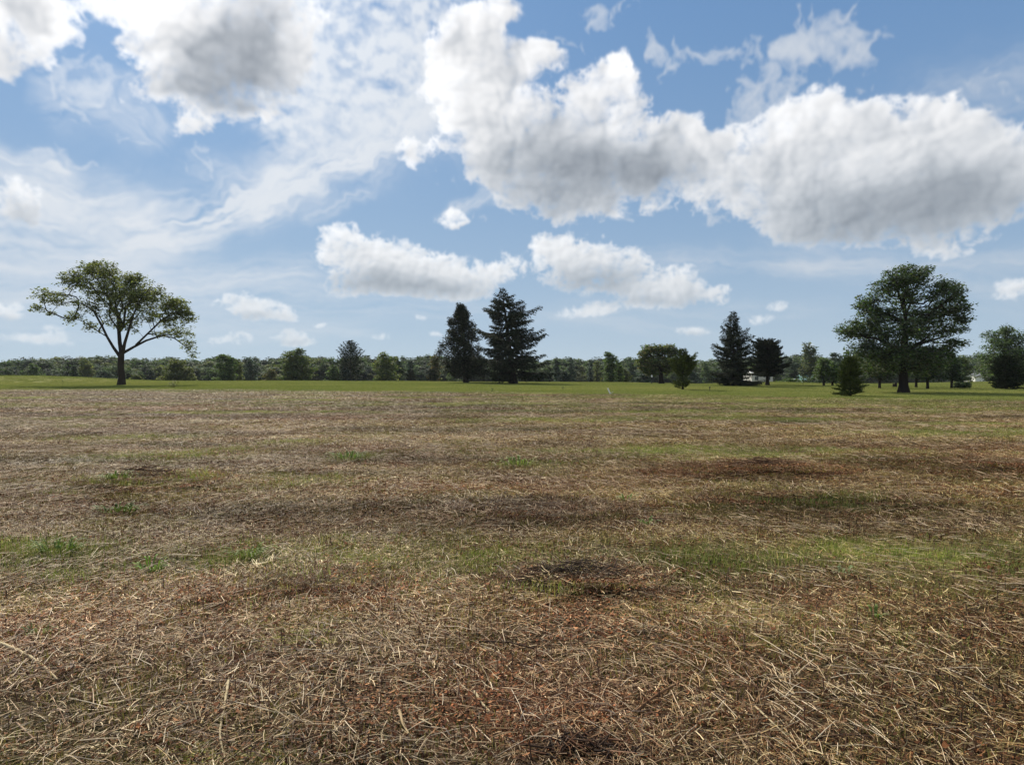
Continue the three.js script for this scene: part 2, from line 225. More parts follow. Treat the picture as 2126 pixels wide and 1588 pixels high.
// ------------------------------------------------------------------ helpers for objects
const taken = new Map();
function numbered(name) { const n = taken.get(name) ?? 0; taken.set(name, n + 1); return n ? `${name}_${String(n).padStart(3, '0')}` : name; }
function tag(o, label, category, group, kind) { if (label) o.userData.label = label; if (category) o.userData.category = category; if (group) o.userData.group = group; if (kind) o.userData.kind = kind; return o; }
function thing(name, label, category, pos, group) { const g = new THREE.Group(); g.name = numbered(name); g.position.set(...pos); scene.add(tag(g, label, category, group)); return g; }
function part(name, geometry, material, parent) { const m = new THREE.Mesh(geometry, material); m.name = name; m.castShadow = m.receiveShadow = true; parent.add(m); return m; }
class MB {   // collects faces with their own normals and colours into one geometry
  constructor() { this.p = []; this.n = []; this.c = []; this.u = []; this.i = []; }
  get size() { return this.p.length / 3; }
  v(x, y, z, nx, ny, nz, c) { this.p.push(x, y, z); this.n.push(nx, ny, nz); this.c.push(c[0], c[1], c[2]); return this.p.length / 3 - 1; }
  leaf(x, y, z, dx, dy, dz, sx, sy, sz, len, wid, c, fold = 0.15) {   // a pointed leaf along d, its width along s
    const nx = dy * sz - dz * sy, ny = dz * sx - dx * sz, nz = dx * sy - dy * sx, h = len * 0.45, w = wid / 2, f = fold * wid;
    const a = this.v(x, y, z, nx, ny, nz, c), b = this.v(x + dx * h + sx * w + nx * f, y + dy * h + sy * w + ny * f, z + dz * h + sz * w + nz * f, nx, ny, nz, c);
    const d = this.v(x + dx * h - sx * w + nx * f, y + dy * h - sy * w + ny * f, z + dz * h - sz * w + nz * f, nx, ny, nz, c), e = this.v(x + dx * len, y + dy * len, z + dz * len, nx, ny, nz, c);
    this.i.push(a, e, b, a, d, e);
  }
  strip(pts, wid, side, c, c2 = c) {   // a flat ribbon through pts
    const k = pts.length; let last = -1, up = 1;
    for (let i = 0; i < k; i++) {
      const p = pts[i], q = pts[Math.min(k - 1, i + 1)], o = pts[Math.max(0, i - 1)], t = [q[0] - o[0], q[1] - o[1], q[2] - o[2]], w = (Array.isArray(wid) ? wid[i] : wid) / 2;
      let nx = side[1] * t[2] - side[2] * t[1], ny = side[2] * t[0] - side[0] * t[2], nz = side[0] * t[1] - side[1] * t[0]; const l = Math.hypot(nx, ny, nz) || 1, sg = i ? up : ny < 0 ? -1 : 1; nx *= sg / l; ny *= sg / l; nz *= sg / l; if (i === 0) up = sg;
      const cc = k > 1 ? mix3(c, c2, i / (k - 1)) : c, a = this.v(p[0] + side[0] * w, p[1] + side[1] * w, p[2] + side[2] * w, nx, ny, nz, cc);
      this.v(p[0] - side[0] * w, p[1] - side[1] * w, p[2] - side[2] * w, nx, ny, nz, cc);
      if (last >= 0) { if (up < 0) this.i.push(last, last + 1, a, last + 1, a + 1, a); else this.i.push(last, a, last + 1, last + 1, a, a + 1); }
      last = a;
    }
  }
  tube(pts, radii, sides, c, cap = true) {
    let ux = 1, uy = 0, uz = 0, first = this.size;
    for (let i = 0; i < pts.length; i++) {
      const q = pts[Math.min(pts.length - 1, i + 1)], o = pts[Math.max(0, i - 1)]; let tx = q[0] - o[0], ty = q[1] - o[1], tz = q[2] - o[2]; const l = Math.hypot(tx, ty, tz) || 1; tx /= l; ty /= l; tz /= l;
      if (i === 0 && Math.abs(tx) > 0.9) { ux = 0; uz = 1; }
      const d = ux * tx + uy * ty + uz * tz; ux -= d * tx; uy -= d * ty; uz -= d * tz; const m = Math.hypot(ux, uy, uz) || 1; ux /= m; uy /= m; uz /= m;
      const vx = ty * uz - tz * uy, vy = tz * ux - tx * uz, vz = tx * uy - ty * ux;
      for (let k = 0; k < sides; k++) { const a = k / sides * 2 * Math.PI, ca = Math.cos(a), sa = Math.sin(a), r = Array.isArray(radii) ? radii[i] : radii, nx = ux * ca + vx * sa, ny = uy * ca + vy * sa, nz = uz * ca + vz * sa; this.v(pts[i][0] + nx * r, pts[i][1] + ny * r, pts[i][2] + nz * r, nx, ny, nz, c); }
      if (i) for (let k = 0; k < sides; k++) { const a = first + (i - 1) * sides + k, b = first + (i - 1) * sides + (k + 1) % sides; this.i.push(a, b, a + sides, b, b + sides, a + sides); }
    }
    if (cap) { const e = first + (pts.length - 1) * sides; for (let k = 1; k < sides - 1; k++) { this.i.push(e, e + k, e + k + 1); this.i.push(first, first + k + 1, first + k); } }
  }
  geometry() {
    const g = new THREE.BufferGeometry();
    g.setAttribute('position', new THREE.Float32BufferAttribute(this.p, 3));
    g.setAttribute('normal', new THREE.Float32BufferAttribute(this.n, 3));
    g.setAttribute('color', new THREE.Float32BufferAttribute(this.c, 3));
    g.setIndex(this.i);
    return g;
  }
}
const plain = (o) => new THREE.MeshStandardMaterial({ vertexColors: true, roughness: 0.9, side: THREE.DoubleSide, ...o });
const M = {
  leaf: new THREE.MeshPhysicalMaterial({ vertexColors: true, roughness: 0.95, specularIntensity: 0.35, transmission: 0.5, thickness: 0, side: THREE.DoubleSide }),
  needle: new THREE.MeshPhysicalMaterial({ vertexColors: true, roughness: 0.9, specularIntensity: 0.2, side: THREE.DoubleSide }),
  bark: new THREE.MeshPhysicalMaterial({ vertexColors: true, roughness: 1, specularIntensity: 0.2 }),
  straw: new THREE.MeshPhysicalMaterial({ vertexColors: true, roughness: 0.6, specularIntensity: 0.25, side: THREE.DoubleSide }),
  litter: new THREE.MeshPhysicalMaterial({ vertexColors: true, roughness: 0.9, specularIntensity: 0.15, side: THREE.DoubleSide }),
  blade: new THREE.MeshPhysicalMaterial({ vertexColors: true, roughness: 0.9, specularIntensity: 0.4, transmission: 0.35, thickness: 0, side: THREE.DoubleSide }),
};

// ------------------------------------------------------------------ ground: one sheet of land, and the mown field upon it
const CREST = [[-0.8, 150], [-0.3, 150], [0, 134], [0.16, 116], [0.35, 100], [0.5, 108], [0.7, 150]];
const bump = (x, z, cx, cz, rx, rz, h) => { const u = (x - cx) / rx, v = (z - cz) / rz, q = u * u + v * v; return q < 9 ? h * Math.exp(-q) : 0; };
const PILES = [];   // little heaps and hollows in the cut litter: [x, z, rx, rz, h]
function land(x, z) {
  const d = Math.max(1, -z), drop = smooth(0, 1, (d - interp(CREST, x / d)) / 110);
  let h = -4.6 * drop;
  h += bump(x, z, -92, -136, 20, 12, 1.15) + bump(x, z, 36, -103, 8, 6, 0.4);
  h += fbm2(x / 26, z / 26, 2, 3) * 0.28 * smooth(40, 75, d);
  return h;
}
function soil(x, z) {   // the field surface with its small relief
  const d = Math.hypot(x, z), k = smooth(60, 12, d);
  let h = land(x, z) + 0.012 + fbm2(x / 2.2, z / 2.2, 2, 9) * 0.10 * (0.35 + 0.65 * k);
  if (k > 0) h += (fbm2(x / 0.55, z / 0.55, 2, 12) * 0.03 + n2(x / 0.16, z / 0.16, 15) * 0.012) * k;
  for (const p of PILES) h += bump(x, z, ...p);
  return h;
}
const EDGE = [[-90, 80], [-51.5, 74.6], [-26.3, 71.5], [0, 58.6], [11.4, 52.4], [16.8, 48.4], [28.3, 41.5], [45, 30], [60, 22]];
const edgeAt = (x) => interp(EDGE, x) + fbm2(x / 7, 3.3, 4, 21) * 7;
function ground(px, py) { const [x, y, z] = look(px, py), t = -EYE / y; return [x * t, z * t]; }   // where the line of sight meets flat ground
function spot(px, D) { const x = (px - CX) / FOCAL * D; return [x, land(x, -D), -D]; }
for (const [px, py, rx, rz, h] of [[1195, 1222, .5, .22, .11], [1100, 1062, 1.1, .5, .07], [300, 1012, .9, .5, .16], [1590, 988, .9, .5, .14], [640, 1215, .5, .25, .06], [1150, 1080, .5, .3, .05], [920, 872, 2.4, 1, .12], [1700, 1040, 1.2, .5, .1], [1900, 960, 1.5, .7, .12], [2080, 985, 1, .5, .14]]) { const [x, z] = ground(px, py); PILES.push([x, z, rx, rz, h]); }

// what grows or lies where, heap shade painted in: patches read from the photograph, and noise
const PATCH = { green: [], red: [], grey: [], pale: [], brown: [] };
const patch = (kind, px, py, rx, ry, s = 1) => { const [x, z] = ground(px, py), [x1] = ground(px + rx, py), [, z0] = ground(px, py - ry), [, z1] = ground(px, py + ry); PATCH[kind].push([x, z, x1 - x, Math.abs(z1 - z0) / 2, s]); };
for (const p of [[500, 916, 230, 10, 1], [640, 920, 100, 7, .8], [725, 955, 60, 9, .9], [100, 1155, 130, 22, .8], [520, 1160, 90, 22, .75], [860, 1175, 110, 24, .45], [1120, 1110, 120, 26, .5], [1880, 1145, 230, 60, 1], [1650, 1060, 200, 26, .7], [1560, 1020, 100, 20, .6], [1080, 968, 70, 14, .9], [560, 1000, 160, 12, .7], [400, 1000, 140, 10, .5], [1900, 890, 300, 18, .6], [1500, 850, 600, 14, .8], [2000, 850, 300, 12, .7], [1100, 835, 300, 8, .8], [880, 860, 300, 8, .5], [300, 950, 300, 10, .5], [1300, 920, 250, 12, .55], [1740, 940, 120, 12, .6], [1260, 1085, 140, 20, .6], [90, 1310, 120, 20, .5], [1740, 1330, 160, 24, .45], [2050, 1330, 160, 26, .5], [180, 1540, 60, 20, .4], [650, 1130, 120, 12, .4], [1500, 1180, 150, 24, .5]]) patch('green', ...p);
for (const p of [[1210, 1520, 180, 90, 1], [1600, 990, 240, 22, .8], [2000, 950, 260, 22, .8], [300, 1010, 160, 22, .8], [600, 1000, 320, 18, .5], [700, 1060, 260, 22, .6], [2080, 990, 120, 14, .9], [1500, 1060, 260, 16, .7], [1200, 1000, 300, 20, .7], [250, 850, 420, 22, .7], [100, 900, 220, 16, .6], [900, 950, 200, 16, .6], [1340, 960, 260, 14, .5], [700, 1250, 160, 30, .6], [1150, 1290, 200, 40, .4], [2050, 1210, 200, 40, .5]]) patch('red', ...p);
for (const p of [[1110, 1065, 90, 14, .6], [1195, 1226, 80, 24, 1.3], [1150, 1235, 200, 40, .5], [350, 1060, 200, 18, .5], [1900, 1050, 200, 14, .45], [1900, 1400, 260, 60, .5], [150, 1460, 200, 60, .6], [1430, 1270, 90, 50, .7], [650, 1235, 160, 36, .7]]) patch('grey', ...p);  // dark stems at the heaps, their shade put into the tint as well
for (const p of [[560, 880, 300, 8, .9], [850, 905, 300, 10, .6], [1380, 828, 200, 6, 1], [1750, 905, 200, 8, .6], [200, 945, 200, 8, .6], [1000, 1010, 160, 14, .5], [420, 1120, 300, 20, .6]]) patch('pale', ...p);
for (const p of [[300, 1400, 700, 200, .9], [1063, 1420, 700, 220, 1], [1800, 1400, 700, 200, .9], [700, 1230, 500, 60, .7], [1500, 1250, 500, 60, .6]]) patch('brown', ...p);
function zone(x, z, kind) { let v = 0; for (const [cx, cz, rx, rz, s] of PATCH[kind]) { const a = (x - cx) / rx, b = (z - cz) / rz, q = a * a + b * b; if (q < 4) v = Math.max(v, s * Math.exp(-q * 0.9)); } return v; }
function cover(x, z) {   // shares of living grass, red-brown litter, grey stems with painted shade, pale straw
  const d = -z, w = n2(x / 3.2, z / 3.2, 40), w2 = n2(x / 9, z / 7, 41), w3 = n2(x / 1.1, z / 1.1, 42), right = smooth(-14, 16, x + 6 * w2), far = smooth(10, 34, d + 16 * n2(x / 11, z / 9, 59));   // the rear and right of the field have more regrowth
  const band = n2(x / 15, z / 2.6, 43) + 0.6 * n2(x / 7, z / 1.4, 45);   // the mower left long thin strips
  const brk = clamp(0.45 + 1.5 * n2(x / 1.7, z / 0.9, 49) + 0.8 * w3);
  const green = clamp(0.42 * Math.max(0, band * 1.2 + 0.12 + 0.42 * far + 0.14 * right) + zone(x, z, 'green') * brk * 0.85 + 0.55 * Math.max(0, w * 0.9 + w2 * 0.9 + 0.08 + 0.06 + 0.22 * right * far + w3 * 0.25 - 0.12));
  const rim = smooth(9, 0, edgeAt(x) - d) * (0.55 + 0.5 * n2(x / 3, z / 1.2, 55));
  const red = clamp(zone(x, z, 'red') * 0.9 + Math.max(0, n2(x / 12, z / 2.4, 44) * 1.0 + w3 * 0.3 + 0.10 * far * (1 - right)));
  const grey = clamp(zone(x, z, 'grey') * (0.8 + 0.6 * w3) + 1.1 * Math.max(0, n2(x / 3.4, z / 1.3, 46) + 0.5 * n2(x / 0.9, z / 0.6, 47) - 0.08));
  const pale = clamp(zone(x, z, 'pale') + 0.8 * Math.max(0, n2(x / 10, z / 2.2, 48)));
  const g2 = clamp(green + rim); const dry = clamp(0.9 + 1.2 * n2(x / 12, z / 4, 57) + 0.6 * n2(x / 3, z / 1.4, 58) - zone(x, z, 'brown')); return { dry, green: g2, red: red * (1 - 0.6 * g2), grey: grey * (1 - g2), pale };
}

// textures: grain of turf and of cut litter, tiled in metres
function tile(size, paint) { const d = new Uint8Array(size * size * 4); for (let j = 0; j < size; j++) for (let i = 0; i < size; i++) { const c = paint(i / size, j / size), o = (j * size + i) * 4; for (let q = 0; q < 3; q++) d[o + q] = clamp(c[q] ?? c[0]) * 255; d[o + 3] = 255; } const t = new THREE.DataTexture(d, size, size); t.wrapS = t.wrapT = THREE.RepeatWrapping; t.magFilter = THREE.LinearFilter; t.needsUpdate = true; return t; }
const wrapN = (u, v, f, s) => { const a = u * 2 * Math.PI, b = v * 2 * Math.PI, R = f / 6.283; return n3(Math.cos(a) * R + s * 3.1, Math.sin(a) * R + Math.cos(b) * R * 1.31, Math.sin(b) * R + s * 1.7); };
const grain = tile(512, (u, v) => { const k = 0.88 + 0.35 * wrapN(u, v, 40, 1) + 0.3 * wrapN(u, v, 110, 2) + 0.2 * wrapN(u, v, 13, 3); return [k, k, k]; });
grain.colorSpace = THREE.SRGBColorSpace;
const lumps = tile(512, (u, v) => { const k = 0.5 + 0.5 * wrapN(u, v, 60, 5) + 0.4 * wrapN(u, v, 24, 6); return [k, k, k]; });

function sheet(xs, zs, height, color, uvScale, keep) {
  const nx = xs.length, nz = zs.length, p = new Float32Array(nx * nz * 3), c = new Float32Array(nx * nz * 3), uv = new Float32Array(nx * nz * 2), idx = [];
  for (let j = 0; j < nz; j++) for (let i = 0; i < nx; i++) {
    const k = j * nx + i, [x, z] = keep ? keep(xs[i], zs[j]) : [xs[i], zs[j]], col = color(x, z);
    p.set([x, height(x, z), z], k * 3); c.set(col, k * 3); uv.set([x / uvScale, z / uvScale], k * 2);
    if (i && j) idx.push(k - nx - 1, k - 1, k - nx, k - nx, k - 1, k);
  }
  const g = new THREE.BufferGeometry();
  g.setAttribute('position', new THREE.BufferAttribute(p, 3)); g.setAttribute('color', new THREE.BufferAttribute(c, 3)); g.setAttribute('uv', new THREE.BufferAttribute(uv, 2)); g.setIndex(idx); g.computeVertexNormals();
  return g;
}
const graded = (list) => { const out = []; for (const [a, b, step] of list) for (let x = a; x < b - 1e-6; x += step) out.push(x); out.push(list[list.length - 1][1]); return out; };
const turfColor = (x, z) => {
  const w = fbm2(x / 7, z / 3.2, 3, 60), w2 = n2(x / 26, z / 12, 61), dry = clamp(0.35 + 0.9 * w + 0.5 * w2);
  return mix3([0.195, 0.210, 0.050], [0.31, 0.285, 0.092], dry);
};
{
  const xs = graded([[-1600, -400, 60], [-400, -140, 12], [-140, 140, 2.5], [140, 400, 12], [400, 1600, 60]]), zs = graded([[-1600, -500, 50], [-500, -180, 8], [-180, -20, 1.6], [-20, 40, 6], [40, 400, 60]]);
  const m = new THREE.MeshPhysicalMaterial({ specularIntensity: 0.1, vertexColors: true, map: grain, bumpMap: lumps, bumpScale: 0.06, roughness: 1 });
  const lawn = new THREE.Mesh(sheet(xs, zs, land, turfColor, 5), m);
  lawn.name = 'lawn'; lawn.receiveShadow = lawn.castShadow = true;
  scene.add(tag(lawn, 'mown green lawn reaching from the brown field to the trees', 'lawn', null, 'structure'));
}
{
  const xs = graded([[-90, -20, 0.7], [-20, -7, 0.2], [-7, 7, 0.055], [7, 20, 0.2], [20, 62, 0.7]]);
  const ds = graded([[-3, 1.4, 0.5], [1.4, 6.5, 0.05], [6.5, 14, 0.1], [14, 30, 0.3], [30, 60, 0.7], [60, 86, 0.9]]);
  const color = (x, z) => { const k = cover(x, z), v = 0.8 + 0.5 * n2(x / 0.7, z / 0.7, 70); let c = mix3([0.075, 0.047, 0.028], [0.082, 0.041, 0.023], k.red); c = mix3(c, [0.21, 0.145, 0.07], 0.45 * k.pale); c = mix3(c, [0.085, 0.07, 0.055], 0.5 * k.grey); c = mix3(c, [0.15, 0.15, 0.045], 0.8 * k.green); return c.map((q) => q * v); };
  const last = ds[ds.length - 1];
  const keep = (x, d) => [x, -Math.min(d, edgeAt(x) + (d / last) * 0.02)];   // the sheet ends along the uneven edge of the field
  const m = new THREE.MeshPhysicalMaterial({ specularIntensity: 0.1, vertexColors: true, map: grain.clone(), bumpMap: lumps.clone(), bumpScale: 0.02, roughness: 1 });
  const field = new THREE.Mesh(sheet(xs, ds, soil, color, 1.7, keep), m);
  field.geometry.index.array.reverse(); field.geometry.computeVertexNormals();
  field.name = 'mown_field'; field.receiveShadow = field.castShadow = true;
  scene.add(tag(field, 'brown freshly mown field covered with cut stems', 'field', null, 'structure'));
}

// ------------------------------------------------------------------ cut straw, chips, stubble and grass
const TAN = [[.44, .33, .20], [.33, .215, .12], [.60, .50, .35], [.22, .13, .075], [.13, .075, .046], [.075, .046, .032], [.29, .175, .10], [.42, .32, .20], [.10, .056, .036], [.70, .61, .46], [.055, .036, .027]];
const STEM = [[.16, .085, .05], [.11, .065, .045], [.22, .125, .075], [.09, .06, .045]];
function strawPatch(seed, count, size, lenK) {
  const r = rng(seed), b = new MB(), lay = r() * Math.PI;
  for (let i = 0; i < count; i++) {
    const x = (r() - 0.5) * size, z = (r() - 0.5) * size, L = lenK * Math.min(0.3, 0.014 - 0.034 * Math.log(1 - r() * 0.995)), a = r() < 0.45 ? lay + (r() - 0.5) * 0.9 : r() * 2 * Math.PI, tilt = (r() - 0.45) * (r() < 0.25 ? 0.9 : 0.3), w = 0.0014 + 0.0032 * r() * r() + (r() < 0.02 ? 0.003 : 0);
    const y = 0.004 + 0.044 * r() * r() + Math.abs(Math.sin(tilt)) * L * 0.4, ca = Math.cos(a), sa = Math.sin(a), bx = (r() - 0.5) * 0.13 * L, by = (r() - 0.3) * 0.09 * L, dy = Math.sin(tilt) * L / 2;
    const c0 = TAN[Math.floor(r() * TAN.length * 0.999)], k = 0.7 + 0.6 * r(), c = c0.map((q) => q * k), roll = (r() - 0.5) * 1.6, s = [-sa * Math.cos(roll), Math.sin(roll), ca * Math.cos(roll)];
    b.strip([[x - ca * L / 2, y - dy, z - sa * L / 2], [x - sa * bx, y + by, z + ca * bx], [x + ca * L / 2, y + dy, z + sa * L / 2]], w, s, c);
  }
  return b.geometry();
}
function chipPatch(seed, count, size) {
  const r = rng(seed), b = new MB(), cols = [[.24, .115, .06], [.17, .085, .05], [.30, .155, .085], [.12, .065, .04], [.36, .22, .13], [.21, .15, .10], [.10, .055, .04]];
  for (let i = 0; i < count; i++) {
    const a = r() * 6.283, t = (r() - 0.4) * 1.1, q = (r() - 0.5) * 1.6, L = 0.010 + 0.03 * r() * r(), d = [Math.cos(a) * Math.cos(t), Math.sin(t), Math.sin(a) * Math.cos(t)], s = [-Math.sin(a) * Math.cos(q), Math.sin(q), Math.cos(a) * Math.cos(q)], c0 = cols[Math.floor(r() * cols.length)], k = 0.65 + 0.7 * r();
    b.leaf((r() - 0.5) * size, 0.003 + 0.022 * r(), (r() - 0.5) * size, ...d, ...s, L, L * (0.25 + 0.5 * r()), c0.map((v) => v * k), 0.3);
  }
  return b.geometry();
}
function stubblePatch(seed, count, size) {
  const r = rng(seed), b = new MB();
  for (let i = 0; i < count; i++) { const x = (r() - 0.5) * size, z = (r() - 0.5) * size, h = 0.03 + 0.055 * r(), lx = (r() - 0.5) * 0.3 * h, lz = (r() - 0.5) * 0.3 * h, R = 0.0016 + 0.0016 * r(), c0 = STEM[Math.floor(r() * 4)], k = 0.7 + 0.6 * r(); b.tube([[x, -0.01, z], [x + lx, h, z + lz]], [R, R * 0.85], 3, c0.map((v) => v * k)); }
  return b.geometry();
}
function grassPatch(seed, count, size, hK, cols, wK = 1) {
  const r = rng(seed), b = new MB();
  for (let i = 0; i < count; i++) {
    const x = (r() - 0.5) * size, z = (r() - 0.5) * size, a = r() * 6.283, h = hK * (0.4 + 0.8 * r()), lean = h * (0.25 + 0.9 * r() * r()), ca = Math.cos(a), sa = Math.sin(a), w = wK * (0.002 + 0.0028 * r()), c0 = cols[Math.floor(r() * cols.length)], k = 0.7 + 0.6 * r(), c = c0.map((v) => v * k);
    b.strip([[x, -0.008, z], [x + ca * lean * 0.35, h * 0.62, z + sa * lean * 0.35], [x + ca * lean, h, z + sa * lean]], [w, w * 0.9, w * 0.15], [-sa, 0, ca], c);
  }
  return b.geometry();
}
const GREEN = [[.15, .20, .035], [.19, .24, .045], [.13, .16, .04], [.24, .26, .065], [.29, .27, .095], [.34, .29, .13]];
const DRYGRASS = [[.34, .28, .11], [.26, .22, .075], [.20, .19, .05], [.42, .35, .16], [.16, .16, .045], [.30, .22, .09]];
class Scatter {   // one kind of small stuff: a few variants, thousands of copies
  constructor(name, label, category, part_, material, variants) { this.g = new THREE.Group(); this.g.name = name; tag(this.g, label, category, null, 'stuff'); this.part = part_; this.m = material; this.v = variants; this.at = variants.map(() => []); }
  add(r, x, y, z, scale, tint, sy = 1, tx = 0, tz = 0) { this.at[Math.floor(r() * this.v.length)].push([x, y, z, scale, r() * 6.283, tint, sy, tx, tz]); }
  done() {
    const o = new THREE.Object3D(), c = new THREE.Color();
    this.v.forEach((g, k) => {
      const list = this.at[k]; if (!list.length) return;
      const im = new THREE.InstancedMesh(g, this.m, list.length); im.name = this.part; im.castShadow = im.receiveShadow = true;
      list.forEach(([x, y, z, s, a, t, sy, tx, tz], i) => { o.position.set(x, y, z); o.rotation.set(tx, a, tz, 'XZY'); o.scale.set(s, s * sy, s); o.updateMatrix(); im.setMatrixAt(i, o.matrix); im.setColorAt(i, c.setRGB(...t)); });
      tag(im, null, null, null, 'stuff');
      this.g.add(im);
    });
    scene.add(this.g);
  }
}
{
  const seeds = (n, f) => Array.from({ length: n }, (_, i) => f(i));
  const straw = new Scatter('straw_litter', 'cut dry stems strewn over the whole field', 'straw', 'straw', M.straw, seeds(7, (i) => strawPatch(100 + i, 210, 0.62, 1)));
  const chips = new Scatter('leaf_litter', 'shredded red brown leaf bits between the cut stems', 'leaf litter', 'chip', M.litter, seeds(5, (i) => chipPatch(200 + i, 300, 0.55)));
  const stubble = new Scatter('stubble', 'short dark upright stubs left by the mower', 'stubble', 'stub', M.litter, seeds(5, (i) => stubblePatch(300 + i, 10, 0.6)));
  const rows = new Scatter('combed_straw', 'long straight cut stems laid along the mowing direction', 'straw', 'stem', M.straw, seeds(6, (i) => {
    const r = rng(150 + i), b = new MB();
    for (let k = 0; k < 26; k++) { const x = (r() - .5) * .8, z = (r() - .5) * .8, a = Math.PI / 2 + (r() - .5) * (r() < .3 ? 1.8 : .7), L = .06 + .24 * r() * r() * (r() < .25 ? 1.5 : 1), t = (r() - .45) * .3, y = .012 + .03 * r(), R = .0011 + .0017 * r() * r(), ca = Math.cos(a), sa = Math.sin(a), c0 = [[.62, .52, .37], [.48, .37, .24], [.70, .61, .47], [.26, .16, .10], [.52, .40, .27], [.14, .08, .05]][Math.floor(r() * 6)], q = .75 + .5 * r(), c = c0.map((v) => v * q), bx = (r() - .5) * .05 * L, dy = Math.sin(t) * L / 2; b.tube([[x - ca * L / 2, y - dy, z - sa * L / 2], [x - sa * bx, y + .06 * L * r(), z + ca * bx], [x + ca * L / 2, y + dy, z + sa * L / 2]], [R, R * .9, R * .7], 4, c, false); }
    return b.geometry();
  }));
  const grass = new Scatter('field_grass', 'low green and yellowing grass growing between the cut stems', 'grass', 'blades', M.blade, [...seeds(4, (i) => grassPatch(400 + i, 120, 0.45, 0.05, GREEN)), ...seeds(4, (i) => grassPatch(410 + i, 130, 0.5, 0.042, DRYGRASS))]);
  const r = rng(900);
  const slope = (x, z) => { const e = 0.1; return [Math.atan((soil(x, z + e) - soil(x, z - e)) / (2 * e)), -Math.atan((soil(x + e, z) - soil(x - e, z)) / (2 * e))]; };
  const bands = [[1.6, 8, 30, 32, 1, 33], [8, 16, 19, 20, 1.15, 24], [16, 30, 9, 9, 1.5, 15], [30, 84, 3.8, 3.2, 2.1, 8]];   // from, to, straw and chips per square metre, scale
  for (const [d0, d1, ns, nc, sc, ng] of bands) {
    const half = (d) => 0.98 * d + 2.5, tries = Math.round((d1 - d0) * 2 * half(d1) * (ns + nc + ng));
    for (let t = 0; t < tries; t++) {
      const d = d0 + (d1 - d0) * r(), x = (r() * 2 - 1) * half(d1); const kind = r() * (ns + nc + ng);
      if (Math.abs(x) > half(d)) continue;
      const e = edgeAt(x) + (r() - 0.4) * 1.2; if (d > e) continue;
      const z = -d, k = cover(x, z), y = soil(x, z), v = (0.8 + 0.4 * r()) * clamp(1 + 0.6 * n2(x / 9, z / 1.7, 52) + 0.5 * n2(x / 2.5, z / 0.8, 53), 0.5, 1.5), near = d < 16, [tx, tz] = near ? slope(x, z) : [0, 0];
      if (kind < ns) {
        if (r() < 0.45 * k.green) continue;
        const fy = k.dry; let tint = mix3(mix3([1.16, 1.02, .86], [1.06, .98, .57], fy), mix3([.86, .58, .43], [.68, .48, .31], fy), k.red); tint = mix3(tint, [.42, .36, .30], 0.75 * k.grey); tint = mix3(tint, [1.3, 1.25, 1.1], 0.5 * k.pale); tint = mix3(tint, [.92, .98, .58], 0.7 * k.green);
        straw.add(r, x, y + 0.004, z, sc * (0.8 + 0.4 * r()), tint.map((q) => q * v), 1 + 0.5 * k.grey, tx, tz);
      } else if (kind < ns + nc) {
        if (r() > 0.6 + 0.6 * k.red - 0.6 * k.green) continue;
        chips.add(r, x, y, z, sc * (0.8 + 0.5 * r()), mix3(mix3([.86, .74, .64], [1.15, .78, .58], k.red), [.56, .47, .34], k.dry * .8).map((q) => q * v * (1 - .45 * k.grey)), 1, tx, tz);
      } else {
        const q = r();
        if (q < 0.26 + 0.30 * k.dry + 0.8 * k.green) { const living = k.green > 0.3 + 0.5 * r(); const bright = living ? mix3([.95, 1, .9], [1.35, 1.4, 1.0], clamp(k.green * 1.2 - 0.3) * r()) : mix3([.80, .86, .58], [.72, .66, .44], k.red); const list = grass.at, i = living ? Math.floor(r() * 4) : 4 + Math.floor(r() * 4); list[i].push([x, y, z, sc * (0.8 + 0.5 * r()), r() * 6.283, bright.map((u) => u * v), (living ? 1.1 : 0.85) / (0.6 + 0.4 * sc), tx, tz]); }
        else if (q > 0.8 && d < 30) stubble.add(r, x, y, z, 0.8 + 0.5 * r() + (sc - 1) * 0.3, [v, v, v]);
      }
    }
  }
  for (const [d0, d1, n, sc] of [[1.6, 9, 10, 1.1], [9, 20, 6, 1.3], [20, 45, 2, 1.8]]) {
    const half = (d) => 0.98 * d + 2.5, tries = Math.round((d1 - d0) * 2 * half(d1) * n);
    for (let t = 0; t < tries; t++) {
      const d = d0 + (d1 - d0) * r(), x = (r() * 2 - 1) * half(d1); if (Math.abs(x) > half(d) || d > edgeAt(x)) continue;
      const k = cover(x, -d); if (r() < 0.75 * k.green) continue;
      const turn = n2(x / 4, d / 4, 80) * 1.1 + (r() - .5) * .5, v = .8 + .4 * r(), tint = mix3([1, .95, .86], [.9, .72, .58], k.red).map((q) => q * v);
      rows.at[Math.floor(r() * 6)].push([x, soil(x, -d), -d, sc * (.8 + .4 * r()), (r() < .35 ? r() * 6.28 : turn + (r() < .5 ? Math.PI : 0)), tint, 1, 0, 0]);
    }
  }
  for (const [px_, pz_, rx_, rz_] of PILES) for (let k = 0; k < 40; k++) { const x = px_ + (r() - .5) * 2.4 * rx_, z = pz_ + (r() - .5) * 2.4 * rz_, v = .6 + .4 * r(); if (-z > 20) continue; straw.add(r, x, soil(x, z) + .005, z, .4 + .25 * r(), [v, v * .95, v * .88], 1.6, ...slope(x, z)); chips.add(r, x, soil(x, z) + .004, z, .45 + .3 * r(), [v, v * .9, v * .8], 1.5, ...slope(x, z)); }
  for (const s of [straw, chips, stubble, grass, rows]) s.done();

  // the lawn's own blades, from the edge of the field to the crest
  const turf = new Scatter('lawn_grass', 'short mown grass blades of the lawn beyond the field', 'grass', 'blades', M.blade, seeds(5, (i) => grassPatch(500 + i, 210, 1.5, 0.085, [[.21, .25, .05], [.26, .29, .065], [.32, .32, .10], [.17, .20, .045]], 4)));
  const q = rng(901);
